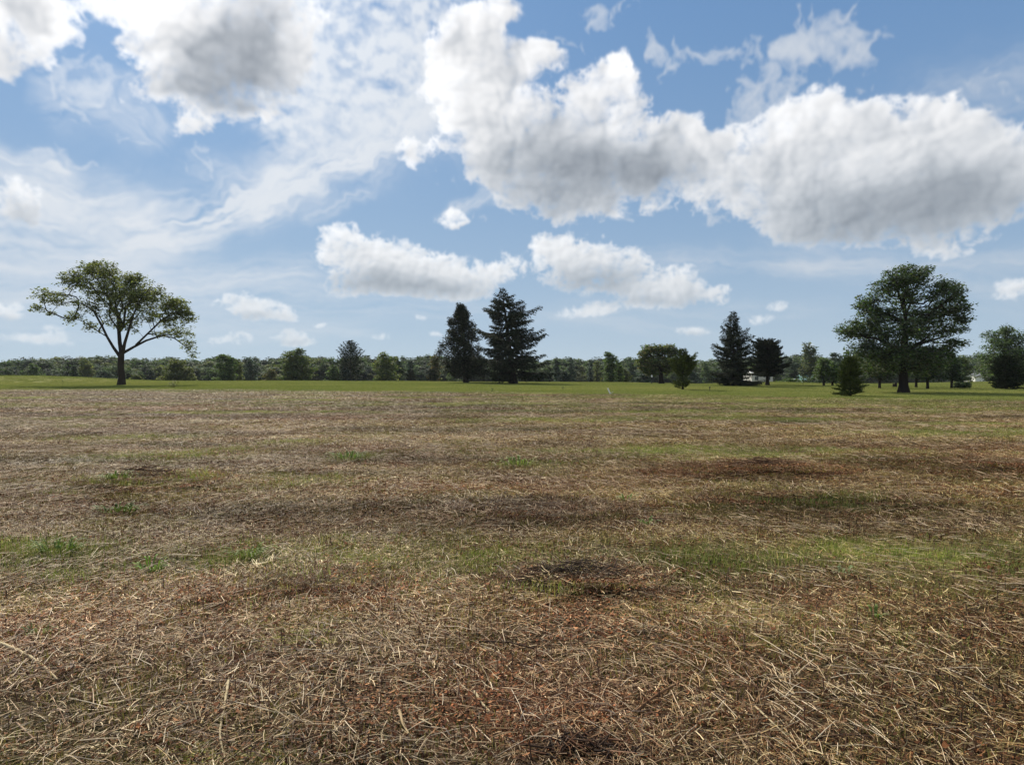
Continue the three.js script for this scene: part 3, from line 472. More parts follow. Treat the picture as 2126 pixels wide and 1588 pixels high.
  for (let t = 0; t < 30000; t++) {
    const d = 28 + 125 * q(), x = (q() * 2 - 1) * (0.84 * d + 2); if (Math.abs(x) > 130) continue;
    const e = edgeAt(x) - 14 * Math.pow(q(), 3); if (d < e) continue; if (d > interp(CREST, x / d) + 12) continue;
    const c = turfColor(x, -d); turf.add(q, x, land(x, -d), -d, 0.9 + 0.4 * q(), [c[0] / .235, c[1] / .235, c[2] / .066], 1);
  }
  turf.done();
}

// ------------------------------------------------------------------ trees
const BARK = [.036, .029, .024], DARKBARK = [.03, .024, .02];
const LEAF = { mid: [[0.073, 0.130, 0.025], [0.095, 0.153, 0.030], [0.058, 0.107, 0.023], [0.116, 0.176, 0.034]], olive: [[0.124, 0.153, 0.032], [0.146, 0.183, 0.034], [0.087, 0.123, 0.028], [0.175, 0.191, 0.046]], yellow: [[0.189, 0.222, 0.034], [0.233, 0.260, 0.046], [0.146, 0.183, 0.034]], dark: [[0.044, 0.080, 0.021], [0.055, 0.095, 0.023], [0.037, 0.068, 0.020]], blue: [[0.058, 0.095, 0.052], [0.073, 0.115, 0.060], [0.049, 0.080, 0.046]], rust: [[0.146, 0.130, 0.034], [0.116, 0.138, 0.032], [0.189, 0.145, 0.046], [0.087, 0.123, 0.028]] };
const unit = (r) => { const z = r() * 2 - 1, a = r() * 6.283, q = Math.sqrt(1 - z * z); return [q * Math.cos(a), z, q * Math.sin(a)]; };
// A skeleton that reaches every tip from the trunk by the shortest sensible way, with thickness from the number of tips carried.
function grow(seeds, tips, bf, step, r) {
  const N = [];
  for (const line of seeds) {
    let prev = line.from ?? -1;
    line.pts.forEach((p, i) => {
      if (i) { const o = line.pts[i - 1], L = Math.hypot(p[0] - o[0], p[1] - o[1], p[2] - o[2]), n = Math.max(1, Math.round(L / step)); for (let k = 1; k <= n; k++) { const t = k / n; N.push({ p: [lerp(o[0], p[0], t), lerp(o[1], p[1], t), lerp(o[2], p[2], t)], up: prev, d: (prev >= 0 ? N[prev].d : 0) + L / n, fix: lerp(line.rad[i - 1], line.rad[i], t), n: 0 }); prev = N.length - 1; } }
      else if (prev < 0) { N.push({ p: [...p], up: -1, d: 0, fix: line.rad[0], n: 0 }); prev = N.length - 1; }
    });
    line.end = prev;
  }
  const start = N.length, tip = [];
  const order = tips.map((p) => { let b = 1e9; for (let i = 0; i < start; i++) { const q = N[i].p; b = Math.min(b, (p[0] - q[0]) ** 2 + (p[1] - q[1]) ** 2 + (p[2] - q[2]) ** 2); } return [b, p]; }).sort((a, b) => a[0] - b[0]);
  for (const [, p] of order) {
    let best = 1e9, at = 0;
    for (let i = 0; i < N.length; i++) { const q = N[i].p, dy = p[1] - q[1], d = Math.hypot(p[0] - q[0], dy, p[2] - q[2]) * (dy < -0.2 ? 1.25 : 1) + bf * N[i].d; if (d < best) { best = d; at = i; } }
    const o = N[at].p, L = Math.hypot(p[0] - o[0], p[1] - o[1], p[2] - o[2]), n = Math.max(1, Math.round(L / step)); let prev = at;
    const j = [(r() - 0.5) * 0.16 * L, (0.02 + 0.1 * r()) * L, (r() - 0.5) * 0.16 * L];
    for (let k = 1; k <= n; k++) { const t = k / n, s = Math.sin(t * Math.PI); N.push({ p: [lerp(o[0], p[0], t) + j[0] * s, lerp(o[1], p[1], t) + j[1] * s, lerp(o[2], p[2], t) + j[2] * s], up: prev, d: N[prev].d + L / n, n: 0 }); prev = N.length - 1; }
    tip.push(prev);
  }
  for (const t of tip) for (let k = t; k >= 0; k = N[k].up) N[k].n++;
  return { N, tip };
}
function inLobe(l, r) { const u = unit(r), k = Math.pow(r(), 0.42); return [l[0] + u[0] * l[3] * k, l[1] + u[1] * l[4] * k, l[2] + u[2] * l[5] * k]; }
function cluster(b, p, n, R, size, cols, r, shade = 1, flat = 0.6) {
  for (let i = 0; i < n; i++) {
    const u = unit(r), k = Math.cbrt(r()) * R, a = r() * 6.283, t = (r() - 0.65) * 1.1, q = (r() - 0.5) * 1.8, d = [Math.cos(a) * Math.cos(t), Math.sin(t), Math.sin(a) * Math.cos(t)], s = [-Math.sin(a) * Math.cos(q), Math.sin(q), Math.cos(a) * Math.cos(q)], c0 = cols[Math.floor(r() * cols.length)], v = shade * (0.75 + 0.5 * r()), L = size * (0.6 + 0.8 * r());
    b.leaf(p[0] + u[0] * k, p[1] + u[1] * k * flat, p[2] + u[2] * k, ...d, ...s, L, L * (0.5 + 0.25 * r()), [c0[0] * v, c0[1] * v, c0[2] * v]);
  }
}
function broadleaf(o) {   // { seed, seeds, lobes: [x,y,z,rx,ry,rz,tips], leaf, per, spread, cols, bark, rt }
  const r = rng(o.seed), tips = [];
  for (const l of o.lobes) for (let i = 0; i < l[6]; i++) tips.push(inLobe(l, r));
  const { N, tip } = grow(o.seeds, tips, o.bf ?? 0.35, o.step ?? 0.7, r), wood = new MB(), limbs = new MB(), crown = new MB(), rt = o.rt ?? 0.012, rad = (q) => q.fix ?? Math.min(rt * Math.pow(Math.max(1, q.n), 0.5), o.rmax ?? 0.3);
  for (const line of o.seeds.filter((s) => s.trunk)) wood.tube(line.pts, line.rad, 10, o.bark ?? BARK);
  for (const q of N) { if (q.up < 0) continue; const a = N[q.up]; if (q.fix !== undefined && o.seeds.find((s) => s.trunk && s.pts.some((p) => p === q.p))) continue; const ra = Math.min(rad(a), q.fix !== undefined ? rad(a) : rad(q) * 1.35), rb = rad(q); limbs.tube([a.p, q.p], [ra, rb], rb > 0.09 ? 7 : rb > 0.04 ? 5 : 3, o.bark ?? BARK, false); }
  const tone = o.tone ?? 0.25;
  for (const t of tip) { const p = N[t].p; cluster(crown, p, Math.max(1, Math.round(o.per * (0.6 + 0.8 * r()))), o.spread, o.leaf, o.cols, r, 1 + tone * (r() - 0.5) * 2, o.flat ?? 0.6); }
  return { wood, limbs, crown };
}
function addTree(name, label, category, pos, t, mats, group) {
  const g = thing(name, label, category, pos, group);
  if (t.wood.i.length) part('trunk', t.wood.geometry(), M.bark, g);
  if (t.limbs && t.limbs.i.length) part('branches', t.limbs.geometry(), M.bark, g);
  part('crown', t.crown.geometry(), mats ?? M.leaf, g);
  return g;
}
// photograph pixels around a tree's foot -> metres
const local = (px0, py0, D) => (px, py, z = 0) => [(px - px0) * D / FOCAL, (py0 - py) * D / FOCAL, z];

function conifer(o) {   // { seed, H, R: trunk radius, first: lowest branch height, left(t), right(t): reach at height share t, n, up, droop, card, cols }
  const r = rng(o.seed), wood = new MB(), limbs = new MB(), crown = new MB(), H = o.H;
  const lean = (y) => [o.lean ? o.lean(y / H) : 0, y, 0];
  const tp = [], tr = []; for (let i = 0; i <= 8; i++) { const y = H * i / 8; tp.push(lean(y)); tr.push(Math.max(0.02, o.R * (1 - 0.97 * i / 8)) * (i === 0 ? 1.35 : 1)); }
  wood.tube(tp, tr, 9, DARKBARK);
  let az = 0;
  for (let k = 0; k < o.n; k++) {
    const t = Math.pow((k + r()) / o.n, o.crowd ?? 0.85), y = o.first + (H - o.first) * t; az += 2.4 + (r() - 0.5) * 1.6;
    const side = Math.cos(az), L0 = side >= 0 ? lerp(0.5 * (o.left(t) + o.right(t)), o.right(t), side) : lerp(0.5 * (o.left(t) + o.right(t)), o.left(t), -side), L = L0 * (o.vary ?? 0.72) + L0 * (1 - (o.vary ?? 0.72)) * 1.5 * r();
    if (L < 0.12) continue;
    const [bx, by] = lean(y), ca = Math.cos(az), sa = Math.sin(az), up = (o.up ?? 0.1) + (o.upTop ?? 0.3) * t + (r() - 0.5) * (o.wild ?? 0.22), droop = (o.droop ?? 0.25) * (1 - 0.6 * t), curl = o.curl ?? 0.12;
    const pt = (s) => [bx + ca * L * s, by + L * (up * s - droop * s * s + curl * s * s * s * s), sa * L * s];
    const m = Math.max(3, Math.round(L / 0.5)), pts = []; for (let i = 0; i <= m; i++) pts.push(pt(i / m));
    limbs.tube(pts, pts.map((_, i) => Math.max(0.008, o.R * 0.22 * (L / (o.maxL ?? 4)) * (1 - i / (m + 0.5)))), 4, DARKBARK, false);
    const twigs = Math.max(4, Math.round(L * (o.dense ?? 9)));
    for (let i = 0; i < twigs; i++) {
      const s = (o.bare ?? 0.12) + (1 - (o.bare ?? 0.12)) * (i + r()) / twigs, p = pt(Math.min(1, s)), sg = i % 2 ? 1 : -1, tl = (o.twig ?? 0.3) * L * (1 - s * 0.75) * (0.6 + 0.6 * r()) + 0.14, ta = az + sg * (0.5 + 0.6 * r()), tdy = -(o.hang ?? 0.25) * (0.4 + r()) + 0.12 * t;
      const cards = Math.max(2, Math.round(tl / o.card * (o.fill ?? 2)));
      for (let c = 0; c < cards; c++) {
        const q = (c + r()) / cards * tl, a = ta + (r() - 0.5) * 1.2, v = (r() - 0.5) * 1.0 + tdy + (o.tuft ?? 0), roll = (r() - 0.5) * 2.4, d = [Math.cos(a) * Math.cos(v), Math.sin(v), Math.sin(a) * Math.cos(v)], e = [-Math.sin(a) * Math.cos(roll), Math.sin(roll), Math.cos(a) * Math.cos(roll)], col = o.cols[Math.floor(r() * o.cols.length)], w = 0.7 + 0.6 * r(), len = o.card * (0.7 + 0.7 * r());
        crown.leaf(p[0] + Math.cos(ta) * q, p[1] + tdy * q + (r() - 0.5) * 0.08, p[2] + Math.sin(ta) * q, ...d, ...e, len, len * (o.wide ?? 0.36), [col[0] * w, col[1] * w, col[2] * w], 0.1);
      }
    }
  }
  return { wood, limbs, crown };
}
const NEEDLE = { spruce: [[.022, .034, .016], [.03, .04, .018], [.018, .028, .014], [.036, .04, .02]], green: [[.035, .058, .02], [.045, .07, .024], [.028, .046, .018]], bright: [[.085, .115, .028], [.105, .13, .032], [.065, .088, .024]], blue: [[.035, .052, .04], [.045, .064, .05], [.028, .044, .034]] };
const topOf = (py, D) => EYE + (775 - py) / FOCAL * D;

// --- the spreading tree on the left
{
  const D = 98, foot = spot(251, D), L = local(251, 775 + (EYE - foot[1]) * FOCAL / D, D), s = D / FOCAL, seeds = [];
  const P = (px, py, z) => L(px, py, z);
  const trunk = { trunk: true, pts: [P(251, 804), P(251, 798), P(252, 785), P(250, 760), P(251, 742), P(252, 730)], rad: [.8, .56, .44, .39, .38, .33] };
  seeds.push(trunk);
  const limb = (pts, rad) => seeds.push({ pts, rad: rad.map((q) => q * .72), limb: true });
  limb([P(250, 742), P(238, 722, .3), P(229, 700, .8), P(222, 678, 1.2), P(208, 648, 1.5), P(190, 634, 1.8), P(165, 628, 1.5), P(135, 633, 1)], [.34, .26, .22, .2, .17, .13, .09, .05]);
  limb([P(252, 734), P(246, 712, -.3), P(242, 690, -.6), P(238, 655, -.8), P(228, 615, -1.2), P(205, 585, -1.4)], [.42, .36, .33, .24, .15, .07]);
  limb([P(254, 734), P(262, 712, .4), P(274, 690, 1), P(290, 655, 1.6), P(310, 622, 2), P(330, 600, 2.2)], [.36, .28, .23, .17, .11, .06]);
  limb([P(256, 732), P(272, 720, -.6), P(292, 706, -1.4), P(320, 695, -2), P(345, 700, -2.3), P(368, 718, -2.4), P(386, 736, -2.4)], [.28, .23, .19, .15, .11, .08, .03]);
  limb([P(276, 716, -.7), P(310, 685, -.5), P(340, 660, 0), P(375, 645, .4)], [.2, .16, .11, .05]);
  limb([P(242, 690, -.6), P(262, 650, -2), P(270, 610, -2.6), P(262, 575, -2.6)], [.2, .16, .11, .05]);
  limb([P(229, 700, .8), P(214, 685, 2), P(190, 668, 2.4), P(172, 664, 2.4)], [.1, .08, .06, .03]);
  const lobes = [];
  const lobe = (px, py, rx, ry, n, z = 0, rz = 0) => { const [x, y] = P(px, py); lobes.push([x, y, z, rx * s, ry * s, (rz || rx) * s, n]); };
  lobe(112, 616, 34, 19, 70, 1); lobe(88, 641, 14, 8, 18, 1); lobe(112, 652, 9, 7, 9, 1); lobe(135, 628, 18, 12, 20, 1);
  lobe(160, 582, 28, 24, 75, 0); lobe(198, 570, 34, 24, 100, -2); lobe(232, 562, 32, 17, 85, 2); lobe(230, 605, 50, 26, 120, 0, 70); lobe(270, 583, 34, 20, 90, 0); lobe(275, 620, 42, 28, 110, 0, 70);
  lobe(316, 617, 32, 19, 85, 2); lobe(345, 634, 24, 17, 55, -2); lobe(370, 636, 26, 22, 70, 0); lobe(395, 655, 11, 13, 22, 0); lobe(320, 650, 40, 22, 60, 0, 60); lobe(360, 665, 28, 18, 42, 0);
  lobe(240, 655, 34, 24, 60, 0, 60); lobe(200, 640, 30, 16, 34, 2); lobe(172, 662, 22, 12, 34, 2.4, 14); lobe(205, 680, 18, 12, 24, 1.6, 14); lobe(268, 675, 26, 18, 34, 0); lobe(365, 692, 24, 14, 30, -2, 20); lobe(376, 716, 16, 14, 24, -2.3, 14); lobe(386, 736, 9, 6, 9, -2.4, 8); lobe(330, 690, 30, 9, 16, -2, 16);
  lobe(240, 608, 110, 42, 190, 0, 90); lobe(310, 640, 80, 36, 120, 0, 80); lobe(190, 605, 70, 30, 60, 0, 70); lobe(345, 675, 50, 28, 45, -1, 50);
  lobe(286, 580, 22, 13, 40); lobe(320, 606, 22, 11, 36); lobe(352, 627, 18, 11, 26); lobe(385, 648, 14, 10, 24); lobe(150, 575, 24, 16, 40); lobe(190, 558, 30, 15, 60);
  const t = broadleaf({ seed: 11, seeds, lobes, leaf: .31, per: 10, spread: .58, cols: LEAF.yellow.concat(LEAF.olive), bf: .3, step: .7, rt: .011, bark: BARK, tone: .3, flat: .5 });
  addTree('spreading_tree', 'lone wide umbrella shaped tree with bare forked trunk on the left lawn', 'tree', foot, t);
}
// --- the broad maple on the right
{
  const D = 60, foot = spot(1877, D), s = D / FOCAL, P = local(1877, 775 + (EYE - foot[1]) * FOCAL / D, D), seeds = [];
  seeds.push({ trunk: true, pts: [P(1877, 822), P(1877, 814), P(1877, 800), P(1876, 775), P(1877, 745), P(1878, 715), P(1880, 690), P(1880, 660), P(1876, 630), P(1880, 600)], rad: [.72, .5, .36, .33, .31, .27, .22, .16, .11, .05] });
  const limb = (pts, rad) => seeds.push({ pts, rad });
  limb([P(1877, 745), P(1850, 720, .5), P(1815, 705, .8), P(1780, 700, 1)], [.2, .15, .1, .05]);
  limb([P(1877, 740), P(1910, 715, -.5), P(1950, 705, -1), P(1985, 695, -1)], [.2, .15, .1, .05]);
  limb([P(1880, 690), P(1910, 660, .8), P(1945, 630, 1.2), P(1965, 610, 1.4)], [.17, .13, .09, .04]);
  limb([P(1880, 670), P(1850, 650, -.8), P(1820, 640, -1.2), P(1800, 632, -1.5)], [.15, .11, .07, .04]);
  limb([P(1880, 655), P(1900, 625, -.6), P(1915, 590, -1)], [.11, .08, .04]);
  limb([P(1876, 640), P(1855, 605, .6), P(1848, 575, 1)], [.1, .07, .03]);
  limb([P(1877, 735), P(1880, 715, 2), P(1885, 700, 3.2)], [.15, .1, .05]);
  limb([P(1877, 735), P(1875, 715, -2), P(1870, 695, -3.4)], [.15, .1, .05]);
  const lobes = [], lobe = (px, py, rx, ry, n, z = 0, rz = 0) => { const [x, y] = P(px, py); lobes.push([x, y, z, rx * s, ry * s, (rz || rx) * s, n]); };
  lobe(1858, 580, 32, 24, 90, .6); lobe(1905, 574, 34, 22, 90, -.6); lobe(1880, 555, 16, 8, 16); lobe(1925, 560, 14, 8, 14); lobe(1835, 586, 16, 8, 16); lobe(1880, 610, 50, 22, 90); lobe(1945, 608, 34, 28, 110, .8); lobe(1990, 606, 16, 14, 30); lobe(1965, 590, 14, 8, 12);
  lobe(1815, 625, 26, 22, 70, -.8); lobe(1790, 640, 16, 16, 26); lobe(1830, 648, 24, 14, 30); lobe(1975, 640, 36, 22, 90, .4); lobe(2000, 664, 22, 10, 34); lobe(1930, 648, 34, 16, 46);
  lobe(1775, 682, 34, 20, 80, .4); lobe(1752, 690, 16, 18, 30); lobe(1810, 692, 40, 24, 120, 0, 60); lobe(1860, 690, 40, 22, 80, 1.5, 60); lobe(1915, 685, 40, 22, 80, -1, 60); lobe(1970, 685, 36, 16, 60); lobe(1985, 712, 24, 12, 40);
  lobe(1790, 728, 36, 22, 110, .6, 50); lobe(1840, 735, 44, 24, 130, 1, 80); lobe(1890, 735, 46, 24, 120, 0, 90); lobe(1940, 738, 40, 24, 110, -.6, 60); lobe(1965, 735, 22, 20, 46); lobe(1880, 660, 60, 14, 34, 0, 70); lobe(1825, 765, 40, 16, 60, -1.5, 60); lobe(1920, 765, 44, 16, 70, -1.5, 60); lobe(1870, 765, 30, 12, 40, -1.5, 60);
  lobe(1880, 695, 112, 50, 230, 0, 110); lobe(1890, 625, 84, 46, 130, 0, 90); lobe(1870, 748, 112, 30, 280, 0, 100); lobe(1895, 580, 60, 28, 60); lobe(1800, 662, 34, 22, 60, .5); lobe(1990, 640, 24, 30, 60, 0); lobe(1860, 655, 50, 20, 60); lobe(1930, 668, 56, 22, 70); lobe(1828, 602, 26, 20, 40);
  const t = broadleaf({ seed: 12, seeds, lobes, leaf: .2, per: 14, spread: .42, cols: LEAF.mid.concat(LEAF.dark, [[.085, .085, .03]]), bf: .3, step: .5, rt: .008, bark: DARKBARK, tone: .3 });
  addTree('maple_tree', 'tall broad leafy tree with thick flared trunk on the right lawn', 'tree', foot, t);
}
// --- open tree with a see-through crown
{
  const D = 112, foot = spot(1373, D), s = D / FOCAL, P = local(1373, 775 + (EYE - foot[1]) * FOCAL / D, D), seeds = [];
  seeds.push({ trunk: true, pts: [P(1374, 800), P(1373, 794), P(1373, 780), P(1372, 768), P(1370, 758)], rad: [.62, .4, .32, .3, .26] });
  seeds.push({ pts: [P(1371, 762), P(1358, 745, .4), P(1346, 735, .6), P(1340, 728, 1)], rad: [.2, .15, .1, .05] }, { pts: [P(1372, 764), P(1384, 748, -.5), P(1394, 738, -1), P(1400, 730, -1)], rad: [.2, .15, .1, .05] }, { pts: [P(1370, 758), P(1366, 742, .4), P(1365, 728, 1)], rad: [.18, .12, .06] });
  const lobes = [], lobe = (px, py, rx, ry, n, z = 0, rz = 0) => { const [x, y] = P(px, py); lobes.push([x, y, z, rx * s, ry * s, (rz || rx) * s, n]); };
  lobe(1352, 724, 20, 9, 60); lobe(1376, 724, 18, 8, 46); lobe(1392, 722, 12, 8, 30); lobe(1402, 732, 9, 7, 22); lobe(1338, 736, 9, 9, 30); lobe(1332, 752, 9, 10, 30); lobe(1342, 765, 14, 10, 40); lobe(1356, 772, 14, 8, 34); lobe(1395, 756, 16, 10, 46); lobe(1385, 768, 14, 8, 30); lobe(1358, 748, 12, 6, 16);
  lobe(1366, 742, 38, 22, 120, 0, 36); lobe(1350, 760, 24, 16, 60); lobe(1390, 752, 22, 16, 50);
  const t = broadleaf({ seed: 13, seeds, lobes, leaf: .34, per: 15, spread: .55, cols: LEAF.rust.concat(LEAF.olive, LEAF.mid), bf: .3, step: .6, rt: .012, bark: DARKBARK, tone: .3 });
  addTree('open_crowned_tree', 'tree with brownish see-through crown beside the white topped post', 'tree', foot, t);
}
// --- trees further round, given by their outline: [name, label, px, D, foot py or null, top py, half width px, kind, colours, seed, lowest leaf share]
function roundTree(o) {
  const D = o.D, foot = spot(o.px, D), H = topOf(o.top, D) - foot[1], W = o.hw * D / FOCAL, r = rng(o.seed), base = (o.base ?? 0.15) * H, lobes = [], n = o.lobes ?? 10;
  for (let k = 0; k < n; k++) {
    const t = (k + 0.5) / n, y = lerp(base, H * 0.93, t), prof = o.shape ? o.shape(t) : Math.sqrt(Math.max(0.05, 1 - Math.pow(Math.abs(t - 0.4) / 0.62, 2.2))), a = k * 2.4 + r();
    const R = W * prof, off = R * (0.35 + 0.25 * r()), rr = Math.max(W * 0.2, R * (0.55 + 0.2 * r()));
    lobes.push([Math.cos(a) * off, y, Math.sin(a) * off, rr, Math.max(H * 0.07, H * 0.9 / n * (1 + 0.5 * r())), rr, Math.round(o.tips / n * (0.5 + prof))]);
  }
  lobes.push([0, lerp(base, H, 0.45), 0, W * 0.6, H * 0.3, W * 0.6, Math.round(o.tips * 0.15)]);
  const tr = Math.max(0.12, H * 0.022), seeds = [{ trunk: true, pts: [[0, -0.3, 0], [0, 0.3, 0], [0.02 * H * (r() - 0.5), H * 0.3, 0], [0.03 * H * (r() - 0.5), H * 0.62, 0], [0, H * 0.85, 0]], rad: [tr * 1.6, tr * 1.1, tr, tr * 0.55, tr * 0.2] }];
  return [foot, broadleaf({ seed: o.seed + 5, seeds, lobes, leaf: o.leaf ?? Math.max(0.22, D * 0.0026), per: o.per ?? 12, spread: o.spread ?? Math.max(0.45, W * 0.16), cols: o.cols, bf: 0.3, step: Math.max(0.6, H * 0.07), rt: 0.012, bark: DARKBARK, tone: o.tone ?? 0.35 })];
}
const tall = (t) => Math.sqrt(Math.max(0.06, 1 - Math.pow(Math.abs(t - 0.45) / 0.6, 3)));
const dome = (t) => Math.sqrt(Math.max(0.05, 1 - t * t * 0.95));
const cone = (t) => Math.max(0.12, 1 - t * 0.95);
for (const [label, o, name] of [
  ['dark evergreen looking round tree far left in front of the wood', { px: 152, D: 215, top: 755, hw: 15, cols: LEAF.dark, seed: 41, tips: 130, shape: cone, base: .05 }, 'dark_round_tree'],
  ['olive green tree left of the spreading tree trunk, rising above the wood', { px: 178, D: 235, top: 744, hw: 22, cols: LEAF.olive, seed: 42, tips: 150 }],
  ['low dark bluish tree just left of the spreading tree trunk', { px: 218, D: 205, top: 768, hw: 24, cols: LEAF.blue, seed: 43, tips: 130, shape: dome, base: .05 }],
  ['broad dark tree at the left end of the wood', { px: 68, D: 225, top: 752, hw: 26, cols: LEAF.mid, seed: 44, tips: 160, shape: dome, base: .05 }],
  ['low rounded tree behind the mound at far left', { px: 14, D: 205, top: 766, hw: 20, cols: LEAF.dark, seed: 45, tips: 100, shape: dome, base: .05 }],
  ['light green round tree right of the spreading tree', { px: 366, D: 172, top: 744, hw: 36, cols: LEAF.olive, seed: 46, tips: 300, shape: dome, base: .06 }],
  ['dense dark green tree with ragged top between two paler trees', { px: 470, D: 178, top: 735, hw: 26, cols: LEAF.mid, seed: 47, tips: 240, shape: tall, base: .05 }],
  ['slim pale green tree leaning on the dense dark tree', { px: 492, D: 190, top: 742, hw: 12, cols: LEAF.olive, seed: 48, tips: 80, shape: tall, base: .1 }],
  ['grey blue tree with spiky top left of the big round tree', { px: 519, D: 205, top: 739, hw: 19, cols: LEAF.blue, seed: 49, tips: 140, shape: tall, base: .05 }],
  ['yellowish low bushy tree at the left foot of the big round tree', { px: 564, D: 185, top: 766, hw: 24, cols: LEAF.rust, seed: 50, tips: 130, shape: dome, base: .02 }],
  ['large round green tree standing free left of centre', { px: 613, D: 165, top: 723, hw: 38, cols: LEAF.olive.concat(LEAF.mid), seed: 51, tips: 420, base: .04, lobes: 14 }],
  ['yellow green willow like tree left of the conifer pair', { px: 803, D: 175, top: 731, hw: 27, cols: LEAF.yellow.concat(LEAF.mid), seed: 52, tips: 240, shape: tall, base: .05 }],
  ['narrow dark tree right behind the yellow green tree', { px: 828, D: 195, top: 740, hw: 13, cols: LEAF.dark, seed: 53, tips: 120, shape: tall, base: .05 }],
  ['low bushy tree below the tall ragged conifer, on its left', { px: 694, D: 180, top: 757, hw: 22, cols: LEAF.mid, seed: 54, tips: 130, shape: dome, base: .03 }],
  ['grey green tree left of the conifer pair above the wood', { px: 852, D: 225, top: 742, hw: 13, cols: LEAF.blue, seed: 55, tips: 90, shape: tall, base: .1 }],
  ['small pale tree touching the left side of the conifer pair', { px: 903, D: 160, top: 736, hw: 13, cols: LEAF.rust, seed: 56, tips: 90, shape: tall, base: .1 }],
  ['grey green poplar just right of the conifer pair', { px: 1157, D: 210, top: 739, hw: 10, cols: LEAF.blue, seed: 57, tips: 90, shape: tall, base: .1 }],
  ['pair topped poplar second right of the conifer pair', { px: 1186, D: 225, top: 741, hw: 13, cols: LEAF.blue, seed: 58, tips: 100, shape: tall, base: .1 }],
  ['thin poplar in the gap left of the dark upright tree', { px: 1226, D: 240, top: 745, hw: 5, cols: LEAF.blue, seed: 59, tips: 40, shape: tall, base: .2 }],
  ['thin poplar nearest the left side of the dark upright tree', { px: 1240, D: 240, top: 744, hw: 7, cols: LEAF.olive, seed: 60, tips: 50, shape: tall, base: .2 }],
  ['dark upright tree standing free right of the conifer pair', { px: 1267, D: 150, top: 728, hw: 15, cols: LEAF.mid, seed: 61, tips: 200, shape: tall, base: .04 }],
  ['smaller companion leaning right of the dark upright tree', { px: 1285, D: 155, top: 744, hw: 9, cols: LEAF.mid, seed: 62, tips: 70, shape: tall, base: .1 }],
  ['poplar with two rounded heads left of the open crowned tree', { px: 1310, D: 215, top: 743, hw: 10, cols: LEAF.blue, seed: 63, tips: 80, shape: tall, base: .1 }],
  ['pale bushy tree below the dark upright tree on its right', { px: 1296, D: 160, top: 762, hw: 16, cols: LEAF.olive, seed: 64, tips: 110, shape: dome, base: .03 }],
  ['dome shaped distant tree between young pine and big spruce', { px: 1466, D: 230, top: 751, hw: 18, cols: LEAF.mid, seed: 65, tips: 140, shape: dome, base: .1 }],
  ['tall round headed tree above the turquoise roof', { px: 1682, D: 170, top: 711, hw: 18, cols: LEAF.olive.concat(LEAF.blue), seed: 66, tips: 240, base: .3, shape: tall }],
  ['lower bluish tree left of the tall round headed tree', { px: 1645, D: 175, top: 741, hw: 20, cols: LEAF.blue, seed: 67, tips: 150, shape: tall, base: .06 }],
  ['distant tree with grey green head above the two small lawn trees', { px: 1733, D: 150, top: 728, hw: 20, cols: LEAF.blue, seed: 68, tips: 150, base: .15 }],
  ['small bright green tree, left one of two with thin trunks', { px: 1711, D: 88, top: 743, hw: 20, cols: LEAF.mid.concat([[.08, .13, .025]]), seed: 69, tips: 170, shape: dome, base: .26 }],
  ['small green tree, right one of two with thin trunks', { px: 1729, D: 89, top: 752, hw: 17, cols: LEAF.mid, seed: 70, tips: 130, shape: dome, base: .28 }],
  ['dark tree with bare trunk left behind the maple', { px: 1827, D: 77, top: 725, hw: 38, cols: LEAF.dark, seed: 71, tips: 260, base: .3 }],
  ['dark tree right behind the maple trunk', { px: 1903, D: 80, top: 728, hw: 30, cols: LEAF.dark, seed: 72, tips: 200, base: .28 }],
  ['dark tree with leaning trunk right of the maple trunk', { px: 1927, D: 73, top: 722, hw: 34, cols: LEAF.dark, seed: 73, tips: 240, base: .3 }],
  ['dark tree with straight trunk right of the maple, left of two shrubs', { px: 1977, D: 77, top: 738, hw: 22, cols: LEAF.dark, seed: 74, tips: 170, base: .28 }],
  ['green dome shaped tree far behind the two shrubs', { px: 1999, D: 130, top: 739, hw: 22, cols: LEAF.mid.concat(LEAF.olive), seed: 75, tips: 200, shape: dome, base: .1 }],
  ['big dark leafy tree at the right edge of the view', { px: 2088, D: 95, top: 673, hw: 62, cols: LEAF.mid.concat(LEAF.dark), seed: 76, tips: 700, base: .12, lobes: 20 }],
  ['grey bushy thicket tree behind the white topped post', { px: 1335, D: 150, top: 766, hw: 20, cols: LEAF.blue, seed: 77, tips: 110, shape: dome, base: .02 }],
  ['low pale thicket behind the young pine', { px: 1440, D: 140, top: 770, hw: 28, cols: LEAF.blue, seed: 78, tips: 150, shape: dome, base: .02 }],
  ['low olive bush in the wood edge right of the spreading trunk', { px: 282, D: 178, top: 777, hw: 12, cols: LEAF.olive, seed: 79, tips: 60, shape: dome, base: .02 }],
  ['long dark hedge of bushes left under the turquoise roof', { px: 1640, D: 118, top: 786, hw: 30, cols: LEAF.mid, seed: 80, tips: 120, shape: dome, base: .02 }, 'bush'],
  ['dark bush right under the turquoise roof', { px: 1690, D: 122, top: 784, hw: 28, cols: LEAF.dark, seed: 81, tips: 120, shape: dome, base: .02 }, 'bush'],
]) { const [foot, t] = roundTree(o); addTree(name ?? 'broadleaf_tree', label, name === 'bush' ? 'bush' : 'tree', foot, t, M.leaf, o.D > 130 ? 'trees before the far wood' : 'trees on the right lawn'); }

